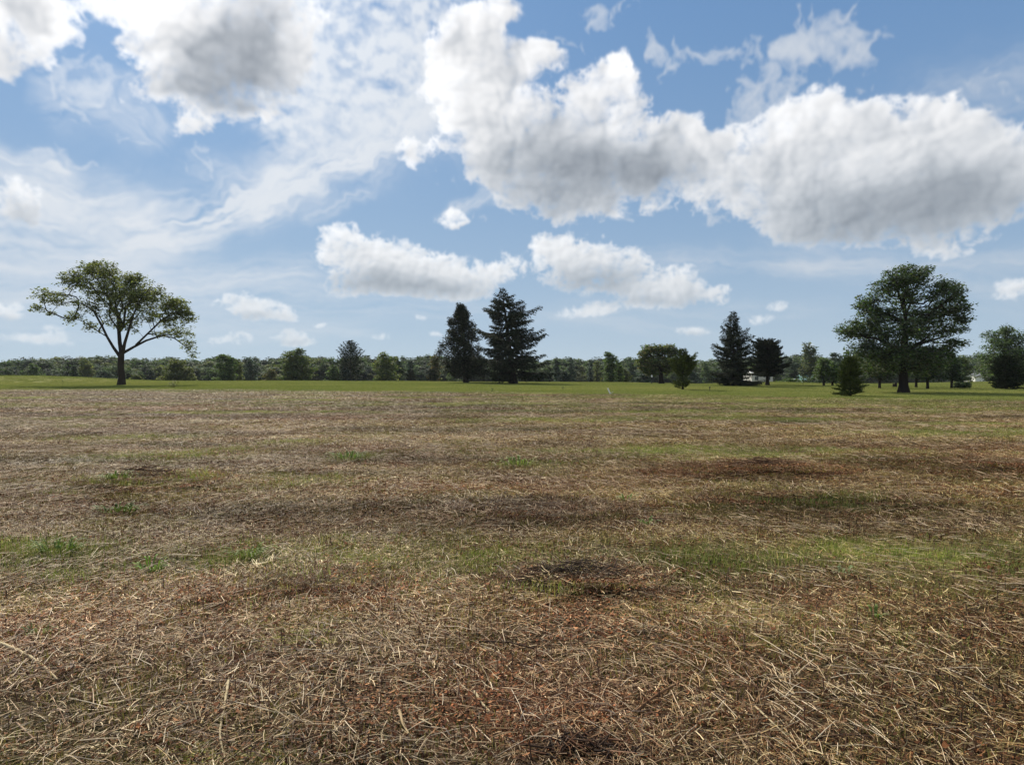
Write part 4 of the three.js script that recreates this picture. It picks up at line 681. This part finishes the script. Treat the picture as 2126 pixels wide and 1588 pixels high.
// --- conifers
const cf = (px, D, top) => { const foot = spot(px, D); return [foot, topOf(top, D) - foot[1]]; };
const tab = (list, k) => (t) => interp(list, t) * k;
{
  const D = 112, k = D / FOCAL, [foot, H] = cf(1066, D, 598);
  const t = conifer({ seed: 21, H, R: .55, first: .9, n: 125, maxL: 7, card: .32, cols: NEEDLE.spruce, up: .02, upTop: .2, droop: .14, curl: .16, dense: 13, hang: .55, twig: .3, fill: 3, wide: .42, vary: .7, wild: .3,
    left: tab([[0, 66], [.06, 62], [.14, 60], [.2, 70], [.3, 66], [.42, 70], [.5, 46], [.56, 28], [.62, 38], [.69, 50], [.76, 42], [.8, 36], [.86, 22], [.93, 14], [1, 2]], k),
    right: tab([[0, 80], [.06, 86], [.14, 92], [.2, 96], [.26, 60], [.32, 62], [.42, 86], [.48, 60], [.54, 46], [.6, 52], [.68, 72], [.72, 40], [.8, 52], [.84, 22], [.9, 20], [.95, 8], [1, 2]], k), lean: (u) => -1.7 * u });
  addTree('spruce_tree', 'tallest dark spruce with layered ragged branches in the centre', 'tree', foot, t, M.needle, 'conifer pair in the centre');
}
{
  const D = 122, foot = spot(967, D), s = D / FOCAL, P = local(967, 775 + (EYE - foot[1]) * FOCAL / D, D), lobes = [], r = rng(2201);
  const lobe = (px, py, rx, ry, n, z = 0, rz = 0) => { const [x, y] = P(px, py); lobes.push([x, y, z, rx * s, ry * s, (rz || rx) * s, n]); };
  for (const [py, l, q] of [[646, 952, 964], [658, 945, 972], [672, 936, 980], [690, 930, 984], [708, 924, 990], [726, 916, 996], [744, 918, 1006], [760, 922, 1008], [772, 936, 1004]]) { const c = (l + q) / 2, w = (q - l) / 2, m = 3 + Math.round(w / 12); for (let k = 0; k < m; k++) { const a = k / m * 6.283 + r() * 1.4; lobe(c + Math.cos(a) * w * .84, py + (r() - .5) * 12, w * .26 + 3, 11, 24, Math.sin(a) * w * .62 * s); } lobe(c, py, w * .8, 12, 60); }
  lobe(951, 650, 6, 12, 20); lobe(962, 645, 5, 9, 14); lobe(933, 668, 5, 9, 14); lobe(912, 732, 8, 6, 14, .5); lobe(905, 745, 7, 6, 8);
  const t = broadleaf({ seed: 22, seeds: [{ trunk: true, pts: [P(968, 798), P(967, 790), P(967, 770), P(964, 720), P(960, 665)], rad: [.62, .45, .36, .24, .06] }], lobes, leaf: .3, per: 14, spread: .42, cols: NEEDLE.spruce.concat([[.05, .062, .03], [.06, .064, .034]]), bf: .25, step: .7, rt: .01, bark: DARKBARK, tone: .4, flat: 1.25 });
  addTree('cedar_tree', 'dense pointed evergreen left beside the tallest spruce', 'tree', foot, t, M.needle, 'conifer pair in the centre');
}
{
  const D = 88, k = D / FOCAL, [foot, H] = cf(1523, D, 645);
  const t = conifer({ seed: 23, H, R: .24, first: .1, n: 200, maxL: 3, card: .2, cols: NEEDLE.spruce, up: .04, upTop: .75, droop: .3, curl: .26, dense: 18, hang: .4, twig: .23, fill: 3.8, wide: .36, vary: .5, wild: .32, crowd: 1.0,
    left: tab([[0, 42], [.1, 44], [.3, 42], [.45, 40], [.55, 32], [.65, 26], [.75, 20], [.88, 9], [1, 1]], k), right: tab([[0, 48], [.1, 52], [.3, 40], [.45, 38], [.55, 34], [.65, 24], [.75, 18], [.88, 9], [1, 1]], k) });
  addTree('spruce_tree', 'pointed dark spruce with branches to the ground right of centre', 'tree', foot, t, M.needle, 'conifers on the right lawn');
}
{
  const D = 70, k = D / FOCAL, [foot, H] = cf(1418, D, 723);
  const t = conifer({ seed: 24, H, R: .09, first: .12, n: 130, maxL: 1.4, card: .17, cols: NEEDLE.bright, up: .45, upTop: .5, droop: .05, curl: .06, dense: 22, hang: -.1, twig: .36, fill: 4.5, wide: .34, vary: .6, tuft: .2,
    left: tab([[0, 18], [.1, 20], [.18, 8], [.26, 6], [.32, 26], [.5, 24], [.68, 14], [.74, 7], [.9, 5], [1, 1]], k), right: tab([[0, 16], [.1, 20], [.16, 10], [.26, 8], [.32, 22], [.5, 26], [.66, 22], [.72, 10], [.9, 5], [1, 1]], k) });
  addTree('young_pine', 'small young pine with a bare lower stem on the lawn', 'tree', foot, t, M.needle, 'conifers on the right lawn');
}
{
  const D = 92, k = D / FOCAL, [foot, H] = cf(1594, D, 711);
  const t = conifer({ seed: 25, H, R: .24, first: 1.1, n: 120, maxL: 2.4, card: .22, cols: NEEDLE.spruce, up: .18, upTop: .2, droop: .1, curl: .1, dense: 15, hang: .05, twig: .36, fill: 4.5, wide: .4, vary: .7, bare: .12, tuft: .15, crowd: .95,
    left: tab([[0, 30], [.2, 34], [.4, 36], [.55, 34], [.65, 26], [.72, 34], [.9, 32], [1, 14]], k), right: tab([[0, 40], [.2, 42], [.4, 40], [.55, 34], [.62, 22], [.68, 28], [.8, 20], [.92, 24], [1, 16]], k) });
  addTree('pine_tree', 'flat topped dark pine with tiered branches right of the pointed spruce', 'tree', foot, t, M.needle, 'conifers on the right lawn');
}
{
  const D = 50.5, k = D / FOCAL, [foot, H] = cf(1766, D, 738);
  const t = conifer({ seed: 26, H, R: .09, first: .04, n: 150, maxL: 1.2, card: .14, cols: NEEDLE.bright, up: .12, upTop: 1.2, droop: .1, curl: .05, dense: 24, hang: -.2, twig: .42, fill: 5, wide: .34, vary: .4, wild: .5, tuft: .3,
    left: tab([[0, 24], [.15, 22], [.4, 19], [.7, 13], [.9, 6], [1, 2]], k), right: tab([[0, 27], [.15, 27], [.3, 18], [.7, 13], [.9, 6], [1, 2]], k) });
  addTree('young_spruce', 'low bushy young spruce in front of the maple', 'tree', foot, t, M.needle, 'conifers on the right lawn');
}
{
  const D = 70, k = D / FOCAL, [foot, H] = cf(2092, D, 742);
  const t = conifer({ seed: 27, H, R: .1, first: .04, n: 150, maxL: 1.6, card: .17, cols: NEEDLE.green.concat(NEEDLE.spruce), up: .1, upTop: 1.1, droop: .1, curl: .05, dense: 20, hang: -.1, twig: .4, fill: 4.5, wide: .34, vary: .7, tuft: .25, left: tab([[0, 30], [.2, 34], [.5, 28], [.75, 18], [1, 3]], k), right: tab([[0, 28], [.2, 32], [.5, 26], [.75, 16], [1, 3]], k) });
  addTree('young_spruce', 'dark bushy spruce at the right edge before the big leafy tree', 'tree', foot, t, M.needle, 'conifers on the right lawn');
}
for (const [label, px, D, top, hwid, cols, seed, up] of [
  ['tall ragged conifer with upswept branches above the wood', 727, 170, 708, 27, NEEDLE.green.concat(NEEDLE.spruce), 31, .75],
  ['small pointed blue grey spruce below the tall ragged conifer', 717, 158, 762, 11, NEEDLE.blue, 32, .2],
  ['small dark pointed conifer left of the conifer pair', 853, 160, 768, 9, NEEDLE.spruce, 33, .2],
  ['small dark conifer close to the left foot of the cedar', 897, 150, 766, 12, NEEDLE.spruce, 34, .2],
  ['small blue grey spruce right of the tallest spruce', 1172, 150, 771, 12, NEEDLE.blue, 35, .2],
  ['low blue grey spruce under the right branches of the tallest spruce', 1122, 155, 774, 10, NEEDLE.blue, 36, .2],
  ['thin spire of a conifer rising above the wood near the spreading tree', 143, 240, 752, 5, NEEDLE.spruce, 37, .2],
  ['small dark conifer just right of the spreading tree trunk', 268, 185, 775, 5, NEEDLE.spruce, 38, .2],
]) {
  const k = D / FOCAL, [foot, H] = cf(px, D, top), w = hwid;
  const t = conifer({ seed, H, R: Math.max(.1, H * .02), first: .2, n: Math.round(60 + H * 6), maxL: w * k, card: Math.max(.22, D * .0024), cols, up, upTop: .3, droop: up > .5 ? .05 : .3, curl: .1, dense: 9, hang: up > .5 ? -.2 : .3, twig: .3, fill: 2, wide: .4, vary: .6, left: tab([[0, w], [.3, w * .95], [.6, w * .75], [.85, w * .35], [1, 1]], k), right: tab([[0, w], [.3, w * .95], [.6, w * .75], [.85, w * .35], [1, 1]], k) });
  addTree('far_conifer', label, 'tree', foot, t, M.needle, 'trees before the far wood');
}

// --- the far wood, which reads as one dark mass
{
  const wood = new THREE.Group(); wood.name = 'far_wood'; tag(wood, 'long dark belt of woodland closing the view behind the lawn', 'wood', null, 'stuff'); scene.add(wood);
  const r = rng(3000), protos = [];
  for (let k = 0; k < 8; k++) {
    const H = 10, W = 3.4 + 1.4 * (k % 3) / 2, lobes = [], n = 8, shape = [dome, tall, dome, Math.sqrt, tall, dome, cone, dome][k];
    for (let i = 0; i < n; i++) { const t = (i + .5) / n, a = i * 2.4 + r(), R = W * (shape === Math.sqrt ? Math.sqrt(1 - Math.pow(t - .4, 2) * 2) : shape(t)), rr = Math.max(.8, R * .6); lobes.push([Math.cos(a) * R * .45, lerp(.8, 9.4, t), Math.sin(a) * R * .45, rr, 1.2, rr, Math.round(24 * (.4 + R / W))]); }
    const cols = [LEAF.mid, LEAF.dark, LEAF.blue, LEAF.mid, LEAF.mid, LEAF.olive, NEEDLE.green, LEAF.mid][k];
    const t = broadleaf({ seed: 3100 + k, seeds: [{ trunk: true, pts: [[0, -.4, 0], [0, 4, 0], [0, 8.4, 0]], rad: [.28, .18, .05] }], lobes, leaf: .62, per: 9, spread: .75, cols, bf: .3, step: 1.2, rt: .014, bark: DARKBARK, tone: .35 });
    protos.push([mergeGeometries([t.wood.geometry(), t.crown.geometry()]), []]);
  }
  const TOP = [[-60, 757], [20, 755], [60, 751], [100, 755], [140, 752], [180, 748], [240, 750], [300, 750], [340, 750], [400, 752], [450, 754], [540, 752], [580, 752], [660, 745], [700, 748], [760, 751], [800, 750], [850, 745], [900, 748], [1000, 752], [1150, 750], [1250, 758], [1330, 752], [1420, 758], [1460, 757], [1500, 755], [1600, 750], [1650, 745], [1720, 748], [1800, 752], [1900, 750], [2000, 748], [2060, 745], [2200, 745]];
  for (let k = 0; k < 2300; k++) {
    const row = k % 3, D = [330, 285, 250][row] + (r() - .5) * 24, px = -700 + 3500 * r(), x = (px - CX) / FOCAL * D, y = land(x, -D), top = topOf(interp(TOP, px) + (r() - .5) * 19 + [-3, 2, 14][row] - (r() < .05 ? 7 : 0), D), H = top - y, s = H / 10;
    if (px > 2012 && px < 2034 && row) continue;
    protos[Math.floor(r() * 8)][1].push([x, y, -D, s, s * (.95 + .7 * r()), .5 + .5 * r()]);
  }
  const o = new THREE.Object3D(), c = new THREE.Color();
  for (const [g, list] of protos) {
    const im = new THREE.InstancedMesh(g, M.leaf, list.length); im.name = 'woodland'; im.castShadow = im.receiveShadow = true; tag(im, null, null, null, 'stuff');
    list.forEach(([x, y, z, s, w, t], i) => { o.position.set(x, y, z); o.rotation.set(0, r() * 6.283, 0); o.scale.set(w, s, w); o.updateMatrix(); im.setMatrixAt(i, o.matrix); im.setColorAt(i, c.setRGB(t, t, t)); });
    wood.add(im);
  }
}

// ------------------------------------------------------------------ shrubs, sapling, posts, marker, houses
function shrub(label, px, D, top, hw, cols, seed, boxy) {
  const foot = spot(px, D), H = topOf(top, D) - foot[1], W = hw * D / FOCAL, r = rng(seed), b = new MB(), stems = new MB();
  for (let i = 0; i < 5; i++) { const a = r() * 6.283; stems.tube([[0, -.05, 0], [Math.cos(a) * W * .3, H * .5, Math.sin(a) * W * .3]], [.03, .012], 5, DARKBARK); }
  for (let i = 0; i < 150; i++) { const u = unit(r), q = Math.pow(r(), .3); cluster(b, [u[0] * W * q, H * (.5 + u[1] * .46 * q), u[2] * W * q], 14, W * .2, .1, cols, r, .9 + .3 * r(), .9); }
  const g = thing('clipped_shrub', label, 'shrub', foot, 'two shrubs behind the maple');
  part('stem', stems.geometry(), M.bark, g); part('crown', b.geometry(), M.leaf, g);
}
shrub('squat clipped shrub, left one of the touching pair beyond the maple', 1990, 75, 792, 9, LEAF.dark, 51);
shrub('squat clipped shrub, right one of the touching pair beyond the maple', 2007, 75, 792, 9, LEAF.mid, 52);
{ // sapling
  const D = 92, foot = spot(1668, D), s = D / FOCAL, r = rng(61), t = broadleaf({ seed: 62, seeds: [{ trunk: true, pts: [[0, -.1, 0], [0, .6, 0], [.03, 1.2, 0]], rad: [.03, .025, .01] }], lobes: [[0, 1, 0, .3, .25, .3, 14], [0, .7, 0, .25, .2, .25, 8]], leaf: .12, per: 8, spread: .16, cols: LEAF.mid, rt: .005, step: .2 });
  addTree('sapling', 'thin little sapling on the lawn below the turquoise roof', 'sapling', foot, t);
}
{ // ragged weed clump at the field edge
  const D = 80, foot = spot(358, D), r = rng(71), b = new MB(), st = new MB();
  for (let i = 0; i < 26; i++) { const a = r() * 6.283, h = .25 + .55 * r(), q = .5 * r(), e = [Math.cos(a) * q * 1.4, h, Math.sin(a) * q]; st.tube([[Math.cos(a) * q * .3, 0, Math.sin(a) * q * .3], e], [.012, .006], 3, [.12, .10, .05]); cluster(b, e, 8, .14, .11, LEAF.olive.concat([[.4, .38, .28]]), r, 1.1, .8); }
  const g = thing('weed_clump', 'ragged weed clump at the field edge near the spreading tree', 'weeds', foot); part('stems', st.geometry(), M.bark, g); part('leaves', b.geometry(), M.leaf, g);
}
for (const [px, D, h, label] of [[129, 92, .75, 'thin dark weed stalk on the lawn left of the spreading tree'], [1169, 64, .42, 'thin weed stalk at the lawn edge right of the tallest spruce'], [1022, 60, .32, 'small twiggy weed at the lawn edge below the conifer pair']]) {
  const foot = spot(px, D), r = rng(px), b = new MB(), st = new MB();
  st.tube([[0, -.03, 0], [.02, h * .6, 0], [.05, h, .02]], [.014, .01, .006], 4, [.09, .075, .04]); for (let i = 0; i < 6; i++) cluster(b, [(r() - .5) * .14, h * (.4 + .6 * r()), (r() - .5) * .14], 4, .07, .09, LEAF.dark, r, 1, 1);
  const g = thing('weed_stalk', label, 'weed', foot); part('stem', st.geometry(), M.bark, g); part('leaves', b.geometry(), M.leaf, g);
}
const std = (rgb, rough = 0.6, metal = 0) => new THREE.MeshStandardMaterial({ color: new THREE.Color().setRGB(...rgb), roughness: rough, metalness: metal });
{ // dark post with a white round head
  const D = 110, foot = spot(1353.5, D), g = thing('course_post', 'dark post with white round head beside the open crowned tree', 'post', foot);
  const m = part('post', new THREE.LatheGeometry([[0.001, -.1], [.09, -.1], [.08, .25], [.07, .3], [.065, .95], [.05, 1], [.001, 1]].map((p) => new THREE.Vector2(...p)), 12), std([.03, .03, .028], .7), g);
  const h = part('round_head', new THREE.LatheGeometry([[.001, -.2], [.07, -.18], [.125, -.1], [.13, 0], [.12, .1], [.07, .17], [.001, .19]].map((p) => new THREE.Vector2(...p)), 16), std([.8, .8, .78], .35), g); h.position.y = 1.19;
}
{ // short dark stake on the lawn
  const D = 66, foot = spot(1474, D), g = thing('stake', 'short dark stake on the lawn right of the young pine', 'stake', foot);
  part('shaft', new THREE.CylinderGeometry(.022, .028, .34, 8).translate(0, .14, 0), std([.05, .04, .03], .8), g);
  const c = part('cap', new THREE.CylinderGeometry(.075, .06, .12, 10).translate(0, .36, 0), std([.045, .035, .03], .7), g);
}
{ // tilted white marker board on a low frame
  const D = 55, foot = spot(1268, D), g = thing('tilted_marker', 'tilted white marker on a low grey base at the field edge', 'marker', foot);
  const board = new THREE.BoxGeometry(.1, .52, .05); board.translate(0, .26, 0); board.rotateZ(.42);
  const bd = part('board', board, std([.78, .78, .76], .5), g); bd.position.set(0, .02, 0);
  const base = part('base', new THREE.BoxGeometry(.46, .06, .2, 1, 1, 1), std([.3, .3, .29], .8), g); base.position.set(.2, .05, 0);
  const strut = new THREE.CylinderGeometry(.018, .018, .36, 6); strut.rotateZ(-.95); const sp = part('strut', strut, std([.4, .4, .4], .5), g); sp.position.set(.06, .14, 0);
}
for (const [px, h, label] of [[1856.5, .42, 'small dark stump left of the maple trunk, shorter of two'], [1861, .55, 'small dark stump left of the maple trunk, nearer the trunk']]) {
  const foot = spot(px, 82), g = thing('stump', label, 'stump', foot, 'two stumps behind the maple'), b = new MB();
  b.tube([[0, -.05, 0], [.01, h * .5, 0], [0, h, 0]], [.17, .13, .12], 9, [.04, .032, .028]); part('wood', b.geometry(), M.bark, g);
}
function gable(w, d, h, rise, over, t) {   // roof as two sloping slabs
  const out = []; for (const s of [-1, 1]) { const len = Math.hypot(d / 2 + over, rise), b = new THREE.BoxGeometry(w + 2 * over, t, len); b.translate(0, t / 2, s * len / 2); b.rotateX(s * Math.atan2(rise, d / 2 + over)); b.translate(0, h + rise, 0); out.push(b); } return out;
}
function house(label, px, D, w, d, h, rise, wallM, roofM, sink, windows, y) {
  const foot = spot(px, D); if (y !== undefined) foot[1] = y; const g = thing('house', label, 'house', foot);
  const wall = new THREE.Shape([[-d / 2, 0], [d / 2, 0], [d / 2, h], [0, h + rise * .93], [-d / 2, h]].map((p) => new THREE.Vector2(...p)));
  const wg = new THREE.ExtrudeGeometry(wall, { depth: w, bevelEnabled: false }); wg.translate(0, 0, -w / 2); wg.rotateY(Math.PI / 2); wg.translate(0, -.5, 0);
  part('wall', wg, wallM, g);
  for (const s of gable(w, d, h - .5, rise, .35, .12)) part('roof', s, roofM, g);
  for (const x of windows) { const f = part('window', new THREE.BoxGeometry(1.1, 1, .1), std([.75, .75, .73], .5), g); f.position.set(x, h * .5 - .3, d / 2 + .04); const p = part('pane', new THREE.BoxGeometry(.9, .8, .04), std([.03, .04, .05], .1), f); p.position.set(0, 0, .05); }
  return g;
}
house('low house with turquoise roof and wall behind the bushes on the right', 1679, 185, 4.4, 5, 2.6, 1.25, std([.15, .33, .32], .6), std([.24, .42, .40], .45, 0), 0, [-1.2, 1.1], -2.2);
house('pale building with white roof seen between spruce and flat topped pine', 1574, 165, 4.6, 6, 2.6, .7, std([.45, .45, .43], .8), std([.78, .78, .76], .5), 0, [-1.3, 1.3], -0.5);
house('white house glimpsed through leaves near the right edge', 2023, 160, 1.9, 4, 3.2, .6, std([.75, .75, .72], .7), std([.25, .26, .27], .7), 0, [.6], -1.8);
{ // parked car by the turquoise house
  const D = 135, foot = spot(1650, D); foot[1] = land(foot[0], -D) + .02; const g = thing('parked_car', 'small white car parked left of the turquoise house', 'car', foot);
  const side = new THREE.Shape(); side.moveTo(-2.1, .35); side.lineTo(2.1, .35); side.quadraticCurveTo(2.2, .8, 2, .88); side.lineTo(1.1, .98); side.quadraticCurveTo(.7, 1.45, .3, 1.48); side.lineTo(-1, 1.46); side.quadraticCurveTo(-1.7, 1.3, -1.9, .95); side.quadraticCurveTo(-2.2, .9, -2.1, .35);
  const bg = new THREE.ExtrudeGeometry(side, { depth: 1.5, bevelEnabled: true, bevelSize: .08, bevelThickness: .1, bevelSegments: 2 }); bg.translate(0, 0, -.75); part('body', bg, std([.8, .8, .8], .3), g);
  const win = new THREE.Shape([[1, 1], [.62, 1.38], [-.95, 1.37], [-1.5, 1]].map((p) => new THREE.Vector2(...p))); const w2 = new THREE.ExtrudeGeometry(win, { depth: 1.74, bevelEnabled: false }); w2.translate(0, 0, -.87); part('window', w2, std([.02, .025, .03], .1), g);
  for (const x of [-1.3, 1.3]) for (const z of [-.72, .72]) { const wh = part('wheel', new THREE.CylinderGeometry(.33, .33, .24, 16).rotateX(Math.PI / 2), std([.02, .02, .02], .8), g); wh.position.set(x, .33, z * 1.05); part('rim', new THREE.CylinderGeometry(.19, .19, .26, 12).rotateX(Math.PI / 2), std([.5, .5, .5], .4), wh); }
}

// ------------------------------------------------------------------ single stalks and weeds in the foreground
function stalk(name, label, category, line, wpx, col, lift = .03) {   // line: points in the photograph, laid on the field
  const pts = line.map(([px, py]) => { const [x, z] = ground(px, py); return [x, soil(x, z) + lift, z]; }), o = pts[0], c = new THREE.CatmullRomCurve3(pts.map((p) => new THREE.Vector3(p[0] - o[0], p[1] - o[1], p[2] - o[2]))), n = Math.max(6, pts.length * 4), R = wpx / 2 * Math.hypot(o[0], o[2]) / FOCAL, b = new MB(), q = c.getPoints(n).map((v) => [v.x, v.y, v.z]);
  b.tube(q, q.map((_, i) => R * (1 - .5 * i / n) * (.82 + .3 * n2(i * .9, wpx, 5) + (i % 5 === 2 ? .16 : 0))), 6, col);
  const m = new THREE.Mesh(b.geometry(), M.litter); m.name = numbered(name); m.position.set(...o); m.castShadow = m.receiveShadow = true; scene.add(tag(m, label, category));
}
const PALE = [.50, .41, .25], BROWN = [.15, .085, .045], DARK = [.08, .05, .035];
for (const a of [
  ['stick', 'thick brown stick lying bottom centre right', [[1322, 1496], [1365, 1465], [1428, 1427]], 9, BROWN, .035],
  ['dry_stalk', 'long pale curved stalk near the bottom left', [[474, 1436], [466, 1480], [456, 1540], [466, 1586]], 7, PALE],
  ['dry_stalk', 'long pale bent stalk reaching in from the left edge', [[-10, 1352], [50, 1376], [85, 1396], [118, 1430]], 8, PALE],
  ['dry_stalk', 'thin straight stalk in the bottom left corner', [[34, 1522], [65, 1550], [98, 1580]], 5, [.36, .25, .16]],
  ['stick', 'short rough brown stick on the right foreground', [[1571, 1482], [1588, 1448], [1607, 1414]], 9, BROWN],
  ['dry_stalk', 'pale straight stalk below the short rough stick', [[1568, 1490], [1605, 1525], [1648, 1562]], 5, PALE],
  ['stick', 'dark thin bent stick in the middle foreground', [[994, 1350], [1050, 1350], [1108, 1366]], 7, DARK],
  ['dry_stalk', 'thin brown stalk left of the middle foreground', [[756, 1420], [810, 1408], [870, 1390]], 4.5, BROWN],
  ['stem_splinter', 'pale flat splinter at the middle of the foreground', [[984, 1456], [1000, 1478], [1018, 1497]], 8, PALE],
  ['stem_splinter', 'thick pale stem piece left of bottom centre', [[829, 1500], [836, 1524], [848, 1548]], 9, [.40, .30, .17]],
  ['dry_stalk', 'thin brown stalk crossing above the red leaf litter', [[1082, 1478], [1160, 1462], [1242, 1461]], 4.5, BROWN],
  ['stick', 'dark stick running out at the right edge', [[1990, 1338], [2060, 1350], [2140, 1362]], 6, DARK],
  ['stick', 'dark slender stick near the bottom right', [[1686, 1556], [1750, 1552], [1812, 1554]], 5, DARK],
  ['dry_stalk', 'pale thin stalk slanting up in the middle distance', [[1208, 1046], [1240, 1030], [1274, 1011]], 3, [.45, .33, .26]],
  ['dry_stalk', 'short pale stalk crossing the slanting one', [[1218, 1014], [1232, 1028], [1246, 1040]], 4, PALE],
  ['dry_stalk', 'pale twig lying left beside the two green weeds', [[122, 1050], [165, 1054], [214, 1072]], 3, [.4, .3, .22]],
  ['dry_stalk', 'long pale stalk lying right of the brush pile', [[1386, 1048], [1410, 1050], [1436, 1058]], 3.5, PALE],
  ['dry_stalk', 'thin pale stalk at the lower right edge', [[1972, 1410], [2030, 1426], [2048, 1446]], 4, [.48, .38, .27]],
  ['dry_stalk', 'long thin pale stalk on the left, slanting up rightward', [[270, 1318], [330, 1304], [385, 1296]], 4, [.45, .34, .24]],
  ['stem_splinter', 'broad pale chip beside the thin brown stalk', [[758, 1414], [780, 1416], [802, 1420]], 6, [.44, .36, .22]],
]) stalk(a[0], a[1], a[0] === 'stem_splinter' ? 'splinter' : a[0] === 'stick' ? 'stick' : 'stalk', a[2], a[3], a[4], a[5]);
for (const [label, px, py, w, d, n, high, cols, seed] of [   // heaps of cut twigs
  ['low heap of cut brown twigs in the middle of the field', 1092, 1064, 1.8, .8, 60, .05, [[.12, .08, .055], [.22, .15, .10], [.42, .33, .22], [.08, .055, .04]], 81],
  ['dark debris heap in the near field just right of centre', 1195, 1222, .9, .4, 130, .10, [[.05, .036, .026], [.08, .055, .038], [.035, .026, .02], [.16, .11, .07]], 82],
  ['dark red brown clod of debris beside the small weed on the left', 305, 1008, 1.2, .6, 110, .16, [[.08, .042, .026], [.05, .03, .02], [.13, .07, .04]], 83],
  ['dark red brown heap of stems far right of centre', 1590, 986, 1.6, .7, 110, .13, [[.09, .048, .028], [.06, .034, .022], [.16, .09, .05]], 84],
  ['dark blackish hollow clump at the bottom right of centre', 1225, 1572, .42, .16, 90, .05, [[.035, .025, .02], [.06, .038, .026], [.12, .06, .035]], 85],
]) {
  const [x, z] = ground(px, py), r = rng(seed), b = new MB(), y = soil(x, z);
  for (let i = 0; i < n; i++) { const cx = (r() + r() - 1) * w * .62, cz = (r() + r() - 1) * d * .62, a = r() * 6.283, L = (.06 + .16 * r()) * Math.min(1.4, w), t = (r() - .3) * 1.1, ca = Math.cos(a), sa = Math.sin(a), k = Math.max(0, 1 - Math.abs(cx) / w * 1.5), hh = soil(x + cx, z + cz) - y + .012 + high * k * r(), c = cols[Math.floor(r() * cols.length)], R = .0022 + .0026 * r(); b.tube([[cx - ca * L, hh - Math.sin(t) * L * .4, cz - sa * L], [cx, hh + .02 * r(), cz + .03 * r()], [cx + ca * L, hh + Math.sin(t) * L * .4, cz + sa * L]], [R, R, R * .6], 4, c); }
  const g = thing('brush_pile', label, 'brush pile', [x, y, z]); part('twigs', b.geometry(), M.litter, g).userData.kind = 'stuff';
}
for (const [label, px, py, w, h, n, cols, seed] of [
  ['bright green grass tuft left in the foreground', 312, 1198, 26, .10, 26, [[.16, .27, .03], [.20, .32, .05], [.12, .20, .03]], 91],
  ['dark green leafy weed patch on the left, nearer of two', 246, 1068, 44, .10, 60, [[.10, .155, .025], [.13, .18, .03], [.08, .11, .02]], 92],
  ['small green weed on the left beside the dark clod', 240, 1018, 26, .13, 34, [[.12, .18, .03], [.14, .20, .035]], 93],
  ['small pale leafed weed right of the slanting stalk', 1300, 1046, 16, .09, 16, [[.22, .27, .09], [.16, .22, .06]], 94],
  ['small green weed below the pale leafed weed', 1346, 1100, 18, .08, 18, [[.12, .2, .04], [.16, .22, .06]], 95],
  ['little green weed on the right foreground', 1820, 1294, 18, .06, 14, [[.15, .21, .04], [.12, .17, .03]], 96],
  ['pale grass tuft right of centre in the foreground', 1750, 1198, 20, .07, 18, [[.2, .27, .09], [.26, .3, .14]], 97],
  ['bright green weed patch in the middle distance left of centre', 722, 958, 30, .16, 40, [[.13, .21, .04], [.17, .25, .05]], 98],
  ['yellow green weed patch in the middle distance at centre', 1076, 972, 34, .16, 44, [[.2, .27, .05], [.24, .29, .08]], 99],
  ['green grass tuft far left in the foreground', 120, 1160, 40, .12, 44, [[.13, .2, .035], [.18, .25, .05]], 89],
  ['broad grass tuft left of the green band', 515, 1168, 34, .12, 40, [[.15, .21, .04], [.21, .25, .07]], 88],
  ['small seedling weed low on the left', 80, 1330, 22, .06, 16, [[.14, .18, .05], [.2, .22, .08]], 87],
]) {
  const [x, z] = ground(px, py), d = Math.hypot(x, z), R = w * d / FOCAL, r = rng(seed), b = new MB(), st = new MB(), y = soil(x, z);
  for (let i = 0; i < n; i++) {
    const a = r() * 6.283, q = Math.sqrt(r()) * R, H = h * (.6 + .7 * r()), lean = (.3 + .8 * r()) * H, ca = Math.cos(a), sa = Math.sin(a), bx = ca * q * .8, bz = sa * q * .45, c0 = cols[Math.floor(r() * cols.length)], k = .75 + .5 * r(), c = c0.map((v) => v * k), wd = (.008 + .012 * r()) * (d > 8 ? 1.5 : 1);
    st.tube([[bx, -.01, bz], [bx + ca * lean * .3, H * .5, bz + sa * lean * .3]], [.0025, .0018], 3, c);
    b.strip([[bx + ca * lean * .2, H * .35, bz + sa * lean * .2], [bx + ca * lean * .55, H * .85, bz + sa * lean * .55], [bx + ca * lean, H * .95, bz + sa * lean], [bx + ca * lean * 1.4, H * .8, bz + sa * lean * 1.4]], [wd * .5, wd, wd * .8, wd * .1], [-sa, 0, ca], c);
  }
  const g = thing('weed', label, 'weed', [x, y, z]); const sm = part('stems', st.geometry(), M.blade, g); sm.userData.kind = 'stuff'; part('leaves', b.geometry(), M.blade, g).userData.kind = 'stuff';
}

scene.traverse((o) => { if (o.isMesh) o.castShadow = o.receiveShadow = true; });
scene.fog = new THREE.FogExp2(new THREE.Color(0.86, 0.93, 1.0), 0.0001);
renderer.render(scene, camera);
